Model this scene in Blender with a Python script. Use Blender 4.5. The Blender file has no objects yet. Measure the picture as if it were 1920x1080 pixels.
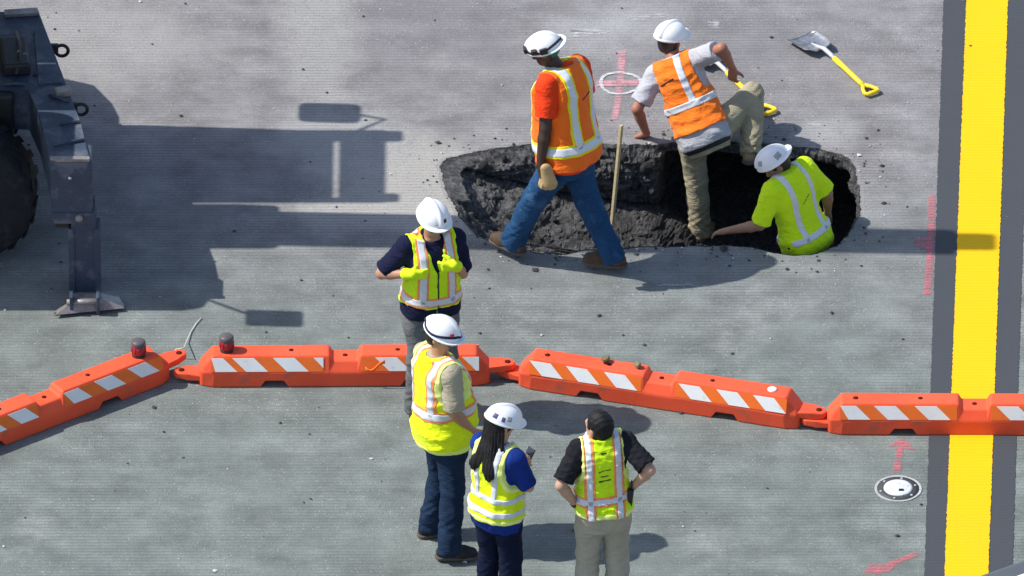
import bpy, bmesh, math, random
import numpy as np
from mathutils import Vector, Matrix
random.seed(7); np.random.seed(7)
sc = bpy.context.scene
COL = sc.collection
R = math.radians

# ------------------------------------------------------------------ camera, sky, sun, exposure
ELEV = R(33.0); DIST = 112.0; SPX = 260.0          # depression angle, distance, photo pixels per metre at the centre
FPX = SPX * DIST
CAM = Vector((0, -DIST * math.cos(ELEV), DIST * math.sin(ELEV)))
cam = bpy.data.cameras.new('camera'); camo = bpy.data.objects.new('camera', cam); COL.objects.link(camo)
camo.location = CAM; camo.rotation_euler = (math.pi / 2 - ELEV, 0, 0)
cam.sensor_width = 36; cam.lens = 36 * FPX / 1920; cam.clip_start = 1; cam.clip_end = 3000
sc.camera = camo

SUNDIR = Vector((1.45, -0.085, -1.75)).normalized()   # direction the light travels
w = bpy.data.worlds.new('World'); sc.world = w; w.use_nodes = True
nt = w.node_tree; bgn = nt.nodes['Background']
sky = nt.nodes.new('ShaderNodeTexSky'); sky.sky_type = 'NISHITA'; sky.sun_disc = False
toS = -SUNDIR
sky.sun_elevation = math.asin(toS.z); sky.sun_rotation = math.atan2(toS.x, toS.y)
nt.links.new(sky.outputs[0], bgn.inputs[0]); bgn.inputs[1].default_value = 0.15
sun = bpy.data.lights.new('sun', 'SUN'); sun.energy = 4.5; sun.angle = R(0.53); sun.color = (1.0, 0.965, 0.90)
suno = bpy.data.objects.new('sun', sun); COL.objects.link(suno)
suno.rotation_euler = SUNDIR.to_track_quat('-Z', 'Y').to_euler(); suno.location = (-20, 2, 30)
sc.view_settings.view_transform = 'Standard'; sc.view_settings.look = 'None'
sc.view_settings.exposure = 0.28; sc.view_settings.gamma = 1.0

FW = Vector((0, math.cos(ELEV), -math.sin(ELEV))); UPV = Vector((0, math.sin(ELEV), math.cos(ELEV)))
def ray(px, py): return FW + Vector((1, 0, 0)) * ((px - 960) / FPX) + UPV * ((540 - py) / FPX)
def G(px, py, z=0.0):
    d = ray(px, py); return CAM + d * ((z - CAM.z) / d.z)
def J(px, py, Y):
    d = ray(px, py); return CAM + d * ((Y - CAM.y) / d.y)

# ------------------------------------------------------------------ materials
MATS = {}
def lin(r, g, b):
    f = lambda c: (c / 255 / 12.92) if c / 255 < 0.04045 else ((c / 255 + 0.055) / 1.055) ** 2.4
    return (f(r), f(g), f(b), 1)
class NB:
    def __init__(s, name):
        s.m = bpy.data.materials.new(name); s.m.use_nodes = True; s.t = s.m.node_tree
        s.b = s.t.nodes['Principled BSDF']; s.out = s.t.nodes['Material Output']
    def n(s, t, **k):
        x = s.t.nodes.new(t)
        for a, v in k.items(): setattr(x, a, v)
        return x
    def l(s, a, b): s.t.links.new(a, b)
    def coord(s): return s.n('ShaderNodeTexCoord').outputs['Object']
    def noise(s, vec, scale, detail=3, rough=0.55):
        x = s.n('ShaderNodeTexNoise'); s.l(vec, x.inputs['Vector']); x.inputs['Scale'].default_value = scale
        x.inputs['Detail'].default_value = detail; x.inputs['Roughness'].default_value = rough; return x.outputs['Fac']
    def ramp(s, fac, stops):
        x = s.n('ShaderNodeValToRGB'); s.l(fac, x.inputs[0]); e = x.color_ramp.elements
        while len(e) < len(stops): e.new(0.5)
        for i, (p, c) in enumerate(stops):
            e[i].position = p; e[i].color = c if len(c) == 4 else (*c, 1)
        return x.outputs[0]
    def mix(s, fac, a, b, mode='MIX'):
        x = s.n('ShaderNodeMix', data_type='RGBA', blend_type=mode)
        for sock, v in ((x.inputs[0], fac), (x.inputs[6], a), (x.inputs[7], b)):
            if hasattr(v, 'is_linked'): s.l(v, sock)
            else: sock.default_value = v
        return x.outputs[2]
    def math(s, op, a, b=0.0, c=None):
        x = s.n('ShaderNodeMath', operation=op)
        for i, v in enumerate((a, b) if c is None else (a, b, c)):
            if hasattr(v, 'is_linked'): s.l(v, x.inputs[i])
            else: x.inputs[i].default_value = v
        return x.outputs[0]
    def bump(s, h, strength=0.3, dist=0.01, prev=None):
        x = s.n('ShaderNodeBump'); s.l(h, x.inputs['Height']); x.inputs['Strength'].default_value = strength
        x.inputs['Distance'].default_value = dist
        if prev is not None: s.l(prev, x.inputs['Normal'])
        return x.outputs[0]

def mat(name, col, rough=0.75, spec=0.3, var=0.18, scale=9.0, bump=0.15, bscale=140.0, metal=0.0, fine=60.0, dirt=None, sheen=0.0, wr=0.0):
    """general procedural material: base colour with two scales of value variation, optional dirt, fine relief"""
    if name in MATS: return MATS[name]
    b = NB(name); c = b.coord()
    n1 = b.noise(c, scale, 4); n2 = b.noise(c, fine, 3)
    f = b.math('ADD', b.math('MULTIPLY', n1, 0.65), b.math('MULTIPLY', n2, 0.35))
    col = tuple(col[:3])
    lo = tuple(max(0, x * (1 - var)) for x in col) + (1,); hi = tuple(min(1, x * (1 + var)) for x in col) + (1,)
    k = b.ramp(f, [(0.3, lo), (0.7, hi)])
    if dirt:
        d = b.ramp(b.noise(c, dirt[1], 5, 0.65), [(dirt[2], (0, 0, 0, 1)), (dirt[2] + 0.12, (1, 1, 1, 1))])
        k = b.mix(b.math('MULTIPLY', d, dirt[3]), k, (*dirt[0][:3], 1))
    b.l(k, b.b.inputs['Base Color'])
    b.b.inputs['Roughness'].default_value = rough; b.b.inputs['Specular IOR Level'].default_value = spec
    b.b.inputs['Metallic'].default_value = metal
    if sheen: b.b.inputs['Sheen Weight'].default_value = sheen
    prev = None
    if wr:
        mp = b.n('ShaderNodeMapping'); b.l(c, mp.inputs[0]); mp.inputs['Rotation'].default_value = (.5, .4, .3); mp.inputs['Scale'].default_value = (1.0, 1.0, 2.2)
        wn = b.n('ShaderNodeTexNoise'); b.l(mp.outputs[0], wn.inputs['Vector']); wn.inputs['Scale'].default_value = 11; wn.inputs['Detail'].default_value = 3; wn.inputs['Distortion'].default_value = 1.6
        prev = b.bump(wn.outputs['Fac'], wr, 0.05)
    if bump: b.l(b.bump(b.noise(c, bscale, 4), bump, 0.004, prev), b.b.inputs['Normal'])
    MATS[name] = b.m; return b.m

GROOVE = 0.038
def groove_height(b, vec):
    sep = b.n('ShaderNodeSeparateXYZ'); b.l(vec, sep.inputs[0])
    wob = b.math('MULTIPLY', b.noise(vec, 1.3, 2), 0.004)
    ph = b.math('FRACT', b.math('DIVIDE', b.math('ADD', sep.outputs[1], wob), GROOVE))
    d = b.math('ABSOLUTE', b.math('SUBTRACT', ph, 0.5))
    mr = b.n('ShaderNodeMapRange'); mr.interpolation_type = 'SMOOTHSTEP'; b.l(d, mr.inputs[0])
    mr.inputs[1].default_value = 0.06; mr.inputs[2].default_value = 0.2
    return mr.outputs[0], sep          # 0 in the groove, 1 on the land

def blob(b, vec, p, rx, ry):
    """soft elliptical mask round a ground point, broken up with noise (dust, stains)"""
    mp = b.n('ShaderNodeMapping'); mp.vector_type = 'POINT'; b.l(vec, mp.inputs[0])
    mp.inputs['Location'].default_value = (-p[0] / rx, -p[1] / ry, 0); mp.inputs['Scale'].default_value = (1 / rx, 1 / ry, 0)
    ln = b.n('ShaderNodeVectorMath', operation='LENGTH'); b.l(mp.outputs[0], ln.inputs[0])
    v = b.math('ADD', ln.outputs['Value'], b.math('MULTIPLY', b.math('SUBTRACT', b.noise(vec, 2.6, 5, 0.65), 0.5), 1.5))
    mr = b.n('ShaderNodeMapRange'); b.l(v, mr.inputs[0]); mr.interpolation_type = 'SMOOTHSTEP'
    mr.inputs[1].default_value = 1.15; mr.inputs[2].default_value = 0.35; return mr.outputs[0]

def ground_material():
    b = NB('grooved asphalt'); c = b.coord()
    big = b.noise(c, 0.45, 5, 0.6)
    sep0 = b.n('ShaderNodeSeparateXYZ'); b.l(c, sep0.inputs[0])
    # two pavement mixes: warmer mauve grey lane behind, greenish grey lane in front
    far = b.math('ADD', sep0.outputs[1], b.math('MULTIPLY', b.math('SUBTRACT', big, 0.5), 3.0))
    mr = b.n('ShaderNodeMapRange'); b.l(far, mr.inputs[0]); mr.inputs[1].default_value = -0.9; mr.inputs[2].default_value = 1.9
    base = b.mix(mr.outputs[0], (0.172, 0.196, 0.184, 1), (0.220, 0.211, 0.214, 1))
    mid = b.noise(c, 3.2, 5, 0.6)
    base = b.mix(0.7, base, b.ramp(mid, [(0.3, (0.33, 0.33, 0.33)), (0.7, (0.67, 0.67, 0.67))]), 'OVERLAY')
    st = b.n('ShaderNodeMapping'); b.l(c, st.inputs[0]); st.inputs['Scale'].default_value = (.5, 2.6, 1)
    base = b.mix(0.55, base, b.ramp(b.noise(st.outputs[0], 2.0, 6, 0.68), [(0.3, (0.36, 0.36, 0.36)), (0.7, (0.64, 0.64, 0.64))]), 'OVERLAY')
    stain = b.ramp(b.noise(c, 0.8, 6, 0.7), [(0.58, (0, 0, 0)), (0.72, (1, 1, 1))])
    base = b.mix(b.math('MULTIPLY', stain, 0.35), base, (0.34, 0.335, 0.325, 1))
    oil = b.ramp(b.noise(c, 1.4, 5, 0.7), [(0.30, (1, 1, 1)), (0.38, (0, 0, 0))])
    base = b.mix(b.math('MULTIPLY', oil, 0.35), base, (0.12, 0.12, 0.125, 1))
    # dusty paler areas, darker patches
    for px, py, rx, ry, k, col in ((800, 350, 0.95, 0.8, 0.95, (0.36, 0.345, 0.32, 1)), (640, 255, 0.6, 0.55, 0.75, (0.34, 0.34, 0.33, 1)),
                             (600, 60, 0.35, 1.3, 0.75, (0.33, 0.325, 0.31, 1)), (200, 80, 0.9, 0.8, 0.6, (0.33, 0.32, 0.31, 1)),
                             (1110, 65, 0.45, 0.35, 0.55, (0.36, 0.36, 0.36, 1)), (1210, 35, 0.35, 0.3, 0.5, (0.36, 0.36, 0.36, 1)), (700, 400, 0.9, 0.3, 0.8, (0.37, 0.355, 0.335, 1)),
                             (1540, 245, 0.35, 0.25, 0.5, (0.34, 0.34, 0.33, 1)), (820, 10, 0.8, 0.9, 0.5, (0.18, 0.17, 0.185, 1)),
                             (1450, 60, 0.8, 1.0, 0.3, (0.19, 0.185, 0.195, 1)), (960, 150, 0.6, 0.6, 0.3, (0.19, 0.185, 0.19, 1)), (930, 480, 0.5, 0.35, 0.6, (0.12, 0.12, 0.125, 1))):
        p = G(px, py); base = b.mix(b.math('MULTIPLY', blob(b, c, p, rx, ry), k), base, col)
    # aggregate: pale and dark stones in the binder
    vor = b.n('ShaderNodeTexVoronoi', feature='F1'); b.l(c, vor.inputs['Vector']); vor.inputs['Scale'].default_value = 62
    stone = b.ramp(vor.outputs['Distance'], [(0.18, (1, 1, 1)), (0.42, (0, 0, 0))])
    sepc = b.n('ShaderNodeSeparateColor'); b.l(vor.outputs['Color'], sepc.inputs[0])
    pale = b.math('MULTIPLY', b.ramp(sepc.outputs[0], [(0.82, (0, 0, 0)), (0.9, (1, 1, 1))]), stone)
    dark = b.math('MULTIPLY', b.ramp(sepc.outputs[1], [(0.78, (0, 0, 0)), (0.88, (1, 1, 1))]), stone)
    cl = b.ramp(b.noise(c, 1.7, 4), [(0.35, (0.25, 0.25, 0.25)), (0.65, (1, 1, 1))])
    base = b.mix(b.math('MULTIPLY', b.math('MULTIPLY', pale, 0.7), cl), base, (0.50, 0.50, 0.48, 1))
    base = b.mix(b.math('MULTIPLY', b.math('MULTIPLY', dark, 0.65), cl), base, (0.075, 0.075, 0.08, 1))
    vor2 = b.n('ShaderNodeTexVoronoi', feature='F1'); b.l(c, vor2.inputs['Vector']); vor2.inputs['Scale'].default_value = 130
    sp2 = b.n('ShaderNodeSeparateColor'); b.l(vor2.outputs['Color'], sp2.inputs[0])
    base = b.mix(0.22, base, b.ramp(sp2.outputs[2], [(0.0, (0.28, 0.28, 0.28)), (1, (0.72, 0.72, 0.72))]), 'OVERLAY')
    # saw-cut grooves across the runway, partly filled with rubber and dust
    gh, sep = groove_height(b, c)
    fill = b.ramp(b.noise(c, 0.9, 5, 0.65), [(0.35, (0.15, 0.15, 0.15)), (0.62, (1, 1, 1))])
    gm = b.math('MULTIPLY', b.math('MULTIPLY', b.math('SUBTRACT', 1.0, gh), fill), 0.42)
    base = b.mix(gm, base, (0.08, 0.08, 0.083, 1))
    b.l(base, b.b.inputs['Base Color'])
    b.b.inputs['Roughness'].default_value = 0.9; b.b.inputs['Specular IOR Level'].default_value = 0.2
    n1 = b.bump(b.math('MULTIPLY', gh, fill), 0.5, 0.005)
    n2 = b.bump(b.math('ADD', b.noise(c, 120, 4), b.math('MULTIPLY', stone, 0.35)), 0.75, 0.006, n1)
    b.l(n2, b.b.inputs['Normal'])
    return b.m

def paint_material(name, col, wear=0.15, wearcol=(0.2, 0.2, 0.2, 1), rough=0.6, fleck=60):
    b = NB(name); c = b.coord()
    gh, sep = groove_height(b, c)
    k = b.mix(b.noise(c, 2.2, 5), tuple(x * 0.9 for x in col[:3]) + (1,), (*col[:3], 1))
    wn = b.ramp(b.noise(c, fleck, 4, 0.7), [(0.62, (0, 0, 0)), (0.74, (1, 1, 1))])
    k = b.mix(b.math('MULTIPLY', wn, wear), k, wearcol)
    gr_ = b.ramp(b.noise(c, 1.1, 6, 0.7), [(0.52, (0, 0, 0)), (0.75, (1, 1, 1))])
    k = b.mix(b.math('MULTIPLY', gr_, 0.30), k, tuple(x * 0.62 + .02 for x in col[:3]) + (1,))
    k = b.mix(b.math('MULTIPLY', b.math('SUBTRACT', 1.0, gh), 0.16), k, tuple(x * 0.55 for x in col[:3]) + (1,))
    b.l(k, b.b.inputs['Base Color']); b.b.inputs['Roughness'].default_value = rough; b.b.inputs['Specular IOR Level'].default_value = 0.25
    n1 = b.bump(gh, 0.4, 0.004); b.l(b.bump(b.noise(c, 120, 4), 0.3, 0.003, n1), b.b.inputs['Normal'])
    return b.m

def spray_material(name, col, thr=0.5, scale=9, soft=True):
    b = NB(name); c = b.coord()
    gh, sep = groove_height(b, c)
    b.b.inputs['Base Color'].default_value = (*col, 1); b.b.inputs['Roughness'].default_value = 0.85
    a = b.ramp(b.math('ADD', b.math('MULTIPLY', b.noise(c, scale, 6, 0.75), 0.8), b.math('MULTIPLY', gh, 0.12)), [(thr - 0.12, (0, 0, 0)), (thr + 0.16, (0.85, 0.85, 0.85))])
    if soft:
        at = b.n('ShaderNodeAttribute', attribute_name='soft_edge'); a = b.math('MULTIPLY', a, b.math('POWER', at.outputs['Fac'], .8))
    b.l(a, b.b.inputs['Alpha']); return b.m

# ------------------------------------------------------------------ mesh helpers
def link(name, me, material=None, parent=None):
    o = bpy.data.objects.new(name, me); COL.objects.link(o)
    if material is not None and me is not None: me.materials.append(material)
    if parent is not None: o.parent = parent
    return o
def tag(o, label=None, cat=None, group=None, kind=None):
    if label: o['label'] = label
    if cat: o['category'] = cat
    if group: o['group'] = group
    if kind: o['kind'] = kind
    return o
def empty(name, loc=(0, 0, 0), rz=0.0):
    o = bpy.data.objects.new(name, None); COL.objects.link(o); o.location = loc; o.rotation_euler = (0, 0, rz); o.empty_display_size = 0.1
    return o
def pydata(name, v, f, material, parent=None, smooth=False):
    me = bpy.data.meshes.new(name); me.from_pydata([tuple(x) for x in v], [], f); me.update()
    if smooth: me.polygons.foreach_set('use_smooth', [True] * len(me.polygons))
    return link(name, me, material, parent)
def np_mesh(name, v, q, material, parent=None):
    me = bpy.data.meshes.new(name); n = len(v); m = len(q)
    me.vertices.add(n); me.vertices.foreach_set('co', np.ascontiguousarray(v, dtype=np.float32).ravel())
    me.loops.add(m * 4); me.loops.foreach_set('vertex_index', np.ascontiguousarray(q, dtype=np.int32).ravel())
    me.polygons.add(m); me.polygons.foreach_set('loop_start', np.arange(0, m * 4, 4, dtype=np.int32))
    me.polygons.foreach_set('loop_total', np.full(m, 4, dtype=np.int32))
    me.polygons.foreach_set('use_smooth', np.ones(m, dtype=bool))
    me.update(calc_edges=True); return link(name, me, material, parent)
def box_bm(bm, c, h, rot=None):
    r = bmesh.ops.create_cube(bm, size=1.0)
    M = Matrix.Translation(c) @ (rot.to_4x4() if rot else Matrix.Identity(4)) @ Matrix.Diagonal((h[0] * 2, h[1] * 2, h[2] * 2, 1))
    bmesh.ops.transform(bm, matrix=M, verts=r['verts'])
def bm_obj(name, bm, material, parent=None, bevel=0.0, seg=2, smooth=False):
    if bevel: bmesh.ops.bevel(bm, geom=bm.edges[:] , offset=bevel, segments=seg, affect='EDGES', profile=0.5)
    bmesh.ops.recalc_face_normals(bm, faces=bm.faces[:])
    me = bpy.data.meshes.new(name); bm.to_mesh(me); bm.free()
    if smooth: me.polygons.foreach_set('use_smooth', [True] * len(me.polygons))
    return link(name, me, material, parent)
def box(name, c, h, material, parent=None, rot=None, bevel=0.01, seg=2):
    bm = bmesh.new(); box_bm(bm, c, h, rot); return bm_obj(name, bm, material, parent, bevel, seg)
def prism(name, pts, z0, z1, material, parent=None, bevel=0.0):
    bm = bmesh.new(); lo = [bm.verts.new((p[0], p[1], z0)) for p in pts]; hi = [bm.verts.new((p[0], p[1], z1)) for p in pts]
    n = len(pts); bm.faces.new(hi); bm.faces.new(lo[::-1])
    for i in range(n): bm.faces.new((lo[i], lo[(i + 1) % n], hi[(i + 1) % n], hi[i]))
    return bm_obj(name, bm, material, parent, bevel)
def tube(name, pts, r, material, parent=None, seg=8, cap=True, radii=None):
    pts = [Vector(p) for p in pts]; v = []; f = []; n = len(pts); prev = None
    for i, p in enumerate(pts):
        t = (pts[min(i + 1, n - 1)] - pts[max(i - 1, 0)]).normalized()
        a = prev if prev is not None else Vector((0, 0, 1)) if abs(t.z) < 0.9 else Vector((1, 0, 0))
        u = (a - t * a.dot(t)).normalized(); prev = u; wv = t.cross(u); rr = radii[i] if radii else r
        for k in range(seg):
            an = 2 * math.pi * k / seg; v.append(p + (u * math.cos(an) + wv * math.sin(an)) * rr)
    for i in range(n - 1):
        for k in range(seg): f.append((i * seg + k, i * seg + (k + 1) % seg, (i + 1) * seg + (k + 1) % seg, (i + 1) * seg + k))
    if cap: f.append(tuple(range(seg))[::-1]); f.append(tuple((n - 1) * seg + k for k in range(seg)))
    return pydata(name, v, f, material, parent, True)
def lathe(name, prof, M, material, parent=None, seg=28):
    v = []; f = []; n = len(prof)
    for (r, z) in prof:
        for k in range(seg):
            a = 2 * math.pi * k / seg; v.append(M @ Vector((r * math.cos(a), r * math.sin(a), z)))
    for i in range(n - 1):
        for k in range(seg): f.append((i * seg + k, i * seg + (k + 1) % seg, (i + 1) * seg + (k + 1) % seg, (i + 1) * seg + k))
    f.append(tuple(range(seg))[::-1]); f.append(tuple((n - 1) * seg + k for k in range(seg)))
    return pydata(name, v, f, material, parent, True)

# ------------------------------------------------------------------ signed-distance modelling (bodies and clothes)
class Field:
    def __init__(s, lo, hi, h):
        s.h = h; s.lo = np.array(lo, dtype=np.float32); s.n = np.maximum(np.ceil((np.array(hi) - np.array(lo)) / h).astype(int) + 1, 4)
        s.F = np.full(s.n, 0.12, dtype=np.float32)
        s.ax = [s.lo[i] + h * np.arange(s.n[i], dtype=np.float32) for i in range(3)]
    def sub(s, lo, hi):
        a = [max(0, int(math.floor((lo[i] - s.lo[i]) / s.h))) for i in range(3)]
        b = [min(int(s.n[i]), int(math.ceil((hi[i] - s.lo[i]) / s.h)) + 1) for i in range(3)]
        if any(b[i] - a[i] < 1 for i in range(3)): return None
        sl = tuple(slice(a[i], b[i]) for i in range(3))
        return sl, s.ax[0][sl[0]][:, None, None], s.ax[1][sl[1]][None, :, None], s.ax[2][sl[2]][None, None, :]
    def put(s, sl, d, k, op):
        A = s.F[sl]
        if op == 'add':
            if k > 0:
                hh = np.maximum(k - np.abs(A - d), 0) / k; s.F[sl] = np.minimum(A, d) - hh * hh * k * 0.25
            else: s.F[sl] = np.minimum(A, d)
        else:
            d = -d
            if k > 0:
                hh = np.maximum(k - np.abs(A - d), 0) / k; s.F[sl] = np.maximum(A, d) + hh * hh * k * 0.25
            else: s.F[sl] = np.maximum(A, d)
    def rc(s, a, b, ra, rb, k=0.02, op='add', flat=None, cut=None):
        a = np.array(a, dtype=np.float32); b = np.array(b, dtype=np.float32); pad = max(ra, rb) + max(k, 0.02) + 0.015
        g = s.sub(np.minimum(a, b) - pad, np.maximum(a, b) + pad)
        if g is None: return
        sl, X, Y, Z = g; ab = b - a; L = max(float(ab @ ab), 1e-9)
        dx, dy, dz = X - a[0], Y - a[1], Z - a[2]
        t = np.clip((dx * ab[0] + dy * ab[1] + dz * ab[2]) / L, 0, 1)
        qx, qy, qz = dx - t * ab[0], dy - t * ab[1], dz - t * ab[2]
        if flat is not None:                      # flatten along unit vector flat[0] by factor flat[1]
            u, fct = flat; dd = (qx * u[0] + qy * u[1] + qz * u[2]) * (1 / fct - 1)
            qx, qy, qz = qx + dd * u[0], qy + dd * u[1], qz + dd * u[2]
            d = (np.sqrt(qx * qx + qy * qy + qz * qz) - (ra + (rb - ra) * t)) * min(1.0, fct)
        else: d = np.sqrt(qx * qx + qy * qy + qz * qz) - (ra + (rb - ra) * t)
        if cut is not None:
            p, nrm = cut; d = np.maximum(d, (X - p[0]) * nrm[0] + (Y - p[1]) * nrm[1] + (Z - p[2]) * nrm[2])
        s.put(sl, d, k, op)
    def ell(s, M, c, r, k=0.02, op='add'):
        """ellipsoid, centre c and radii r in frame M"""
        cw = M @ Vector(c); m = max(r) + max(k, 0.02) + 0.01
        g = s.sub([cw[i] - m for i in range(3)], [cw[i] + m for i in range(3)])
        if g is None: return
        sl, X, Y, Z = g; Rm = M.to_3x3()
        dx, dy, dz = X - cw[0], Y - cw[1], Z - cw[2]; q = 0
        for i in range(3):
            e = Rm.col[i].normalized(); q = q + ((dx * e[0] + dy * e[1] + dz * e[2]) / r[i]) ** 2
        s.put(sl, (np.sqrt(q) - 1) * min(r), k, op)
    def local(s, M):
        I = M.inverted(); X, Y, Z = s.ax[0][:, None, None], s.ax[1][None, :, None], s.ax[2][None, None, :]
        return [I[i][0] * X + I[i][1] * Y + I[i][2] * Z + I[i][3] for i in range(3)]
    def copy(s, F):
        o = object.__new__(Field); o.h = s.h; o.lo = s.lo; o.n = s.n; o.ax = s.ax; o.F = F.astype(np.float32); return o
    def mesh(s, name, material, parent=None, center=None):
        F = s.F.copy()
        F[0] = F[-1] = 0.1; F[:, 0] = F[:, -1] = 0.1; F[:, :, 0] = F[:, :, -1] = 0.1
        ins = F < 0
        cnt = np.zeros(tuple(x - 1 for x in F.shape), dtype=np.int8)
        for a in (0, 1):
            for b in (0, 1):
                for c in (0, 1):
                    cnt += ins[a:F.shape[0] - 1 + a, b:F.shape[1] - 1 + b, c:F.shape[2] - 1 + c]
        ijk = np.argwhere((cnt > 0) & (cnt < 8))
        if len(ijk) == 0: return None
        idx = np.full(cnt.shape, -1, dtype=np.int32); idx[tuple(ijk.T)] = np.arange(len(ijk), dtype=np.int32)
        cv = {}
        for a in (0, 1):
            for b in (0, 1):
                for c in (0, 1): cv[(a, b, c)] = F[ijk[:, 0] + a, ijk[:, 1] + b, ijk[:, 2] + c]
        acc = np.zeros((len(ijk), 3), dtype=np.float32); num = np.zeros(len(ijk), dtype=np.float32)
        for ax in range(3):
            for u in (0, 1):
                for v in (0, 1):
                    p0 = [u, v]; p0.insert(ax, 0); p1 = list(p0); p1[ax] = 1
                    f0, f1 = cv[tuple(p0)], cv[tuple(p1)]; m = (f0 < 0) != (f1 < 0)
                    t = np.where(m, f0 / np.where(m, f0 - f1, 1), 0)
                    for q in range(3): acc[:, q] += np.where(m, p0[q] + (t if q == ax else 0), 0)
                    num += m
        V = (ijk + acc / num[:, None]) * s.h + s.lo
        Q = []
        for ax in range(3):
            A = [slice(None)] * 3; B = [slice(None)] * 3; A[ax] = slice(0, -1); B[ax] = slice(1, None)
            i0, i1 = ins[tuple(A)], ins[tuple(B)]; e = np.argwhere(i0 != i1)
            o1, o2 = [(1, 2), (2, 0), (0, 1)][ax]
            e = e[(e[:, o1] > 0) & (e[:, o2] > 0) & (e[:, o1] < F.shape[o1] - 1) & (e[:, o2] < F.shape[o2] - 1)]
            def cell(d1, d2):
                c = e.copy(); c[:, o1] += d1; c[:, o2] += d2; return idx[tuple(c.T)]
            q = np.stack([cell(-1, -1), cell(0, -1), cell(0, 0), cell(-1, 0)], 1)
            fl = ~i0[tuple(e.T)]; q[fl] = q[fl][:, ::-1]; Q.append(q)
        Q = np.concatenate(Q); Q = Q[(Q >= 0).all(1)]
        if center is not None: V = V - np.array(center, dtype=np.float32)
        return np_mesh(name, V, Q, material, parent)

def folds(L, seed, amp, fr=(28, 22, 38)):
    r = np.random.RandomState(seed); x, y, z = L; out = 0
    for i in range(3):
        k = r.normal(size=3) * np.array(fr) * (1 + 0.5 * i); k2 = r.normal(size=3) * 11; ph = r.rand(2) * 6.28
        a = k[0] * x + k[1] * y + k[2] * z + ph[0] + 1.6 * np.sin(k2[0] * x + k2[1] * y + k2[2] * z + ph[1])
        s_ = np.sin(a); out = out + (s_ - 0.35 * s_ * s_) / (1 + 0.6 * i)
    return (out - 0.9) * amp
def loft(L, tab, off=0.0, sx=1.0, sy=1.0):
    """elliptical column through rows (h, half width, half depth, forward offset)"""
    x, y, z = L; t = np.array(tab, dtype=np.float32)
    wv = np.interp(z, t[:, 0], t[:, 1]).astype(np.float32) * sx + off; dv = np.interp(z, t[:, 0], t[:, 2]).astype(np.float32) * sy + off
    cv = np.interp(z, t[:, 0], t[:, 3]).astype(np.float32)
    p = 2.5
    q = (np.abs(x / wv) ** p + np.abs((y - cv) / dv) ** p) ** (1 / p)
    return (q - 1) * np.minimum(wv, dv)

# ------------------------------------------------------------------ people
TORSO = [(-0.14, .150, .100, -.005), (-0.05, .172, .125, -.012), (0.04, .172, .128, -.008), (0.13, .158, .112, .0), (0.21, .150, .105, .006), (0.32, .163, .118, .008),
         (0.42, .172, .122, .004), (0.48, .165, .108, -.004), (0.53, .125, .085, -.012), (0.57, .075, .066, -.014), (0.64, .056, .058, -.006)]
def ik(a, c, l1, l2, pole):
    d = c - a; D = min(d.length, (l1 + l2) * 0.998); dn = d.normalized(); c2 = a + dn * D
    x = (l1 * l1 - l2 * l2 + D * D) / (2 * D); h = math.sqrt(max(l1 * l1 - x * x, 0))
    pv = pole - dn * pole.dot(dn)
    if pv.length < 1e-5: pv = Vector((0, 0, 1)).cross(dn)
    return a + dn * x + pv.normalized() * h, c2
def frame(o, right, fwd, up):
    M = Matrix((right, fwd, up)).transposed().to_4x4(); M.translation = o; return M

def hand_into(F, wr, d, nrm, s, side, curl=0.7, spread=0.25, inflate=0.0, glove=False):
    """palm and five bent fingers; d = pointing direction, nrm = palm normal (where fingers curl to), side=+1 right / -1 left"""
    d = d.normalized(); nrm = (nrm - d * nrm.dot(d)).normalized(); lat = d.cross(nrm) * side      # lat points to the thumb side
    P = lambda a, b, c: wr + (d * a + lat * b + nrm * c) * s
    i = inflate
    F.rc(P(.0, .0, .0), P(.035, 0, 0), .027 * s + i, .030 * s + i, 0.012, flat=(nrm, 0.72))
    for b in (.022, .004, -.014, -.028):
        F.rc(P(.025, b * .7, 0), P(.085, b, 0), .016 * s + i, .013 * s + i, 0.012)
    for b, L, off in ((.027, .068, 0), (.009, .077, .06), (-.010, .071, .12), (-.028, .056, .2)):
        p = P(.088, b, 0); a = spread * b * 8; ang = curl * (0.55 + off)
        for q in range(3):
            seg = L * (0.45, 0.32, 0.23)[q] * s
            dirv = d * math.cos(ang) + nrm * math.sin(ang) + lat * a * 0.5; dirv.normalize(); p2 = p + dirv * seg
            r0 = (.0098, .0090, .0082, .0072)
            F.rc(p, p2, r0[q] * s + i, r0[q + 1] * s + i, 0.003); p = p2; ang += curl * (0.9, 0.7, 0)[q]
    t0 = P(.020, .022, .006); t1 = t0 + (d * .5 + lat * .75 + nrm * .35).normalized() * .040 * s
    t2 = t1 + (d * .85 + lat * .3 + nrm * (.3 + curl * .4)).normalized() * .030 * s; t3 = t2 + (d * .95 + nrm * (.2 + curl * .5)).normalized() * .024 * s
    F.rc(t0, t1, .015 * s + i, .0115 * s + i, 0.012); F.rc(t1, t2, .0115 * s + i, .010 * s + i, 0.003); F.rc(t2, t3, .010 * s + i, .008 * s + i, 0.003)

def shell_part(F, base, lift, cuts, name, m, par, org, deep=0.02):
    """a thin band lying on the surface of a field: base field, how proud, list of region functions (<0 inside)"""
    A = np.maximum(base - lift, -(base + deep))
    for c in cuts: A = np.maximum(A, c)
    return F.copy(A).mesh(name, m, par, org)

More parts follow.
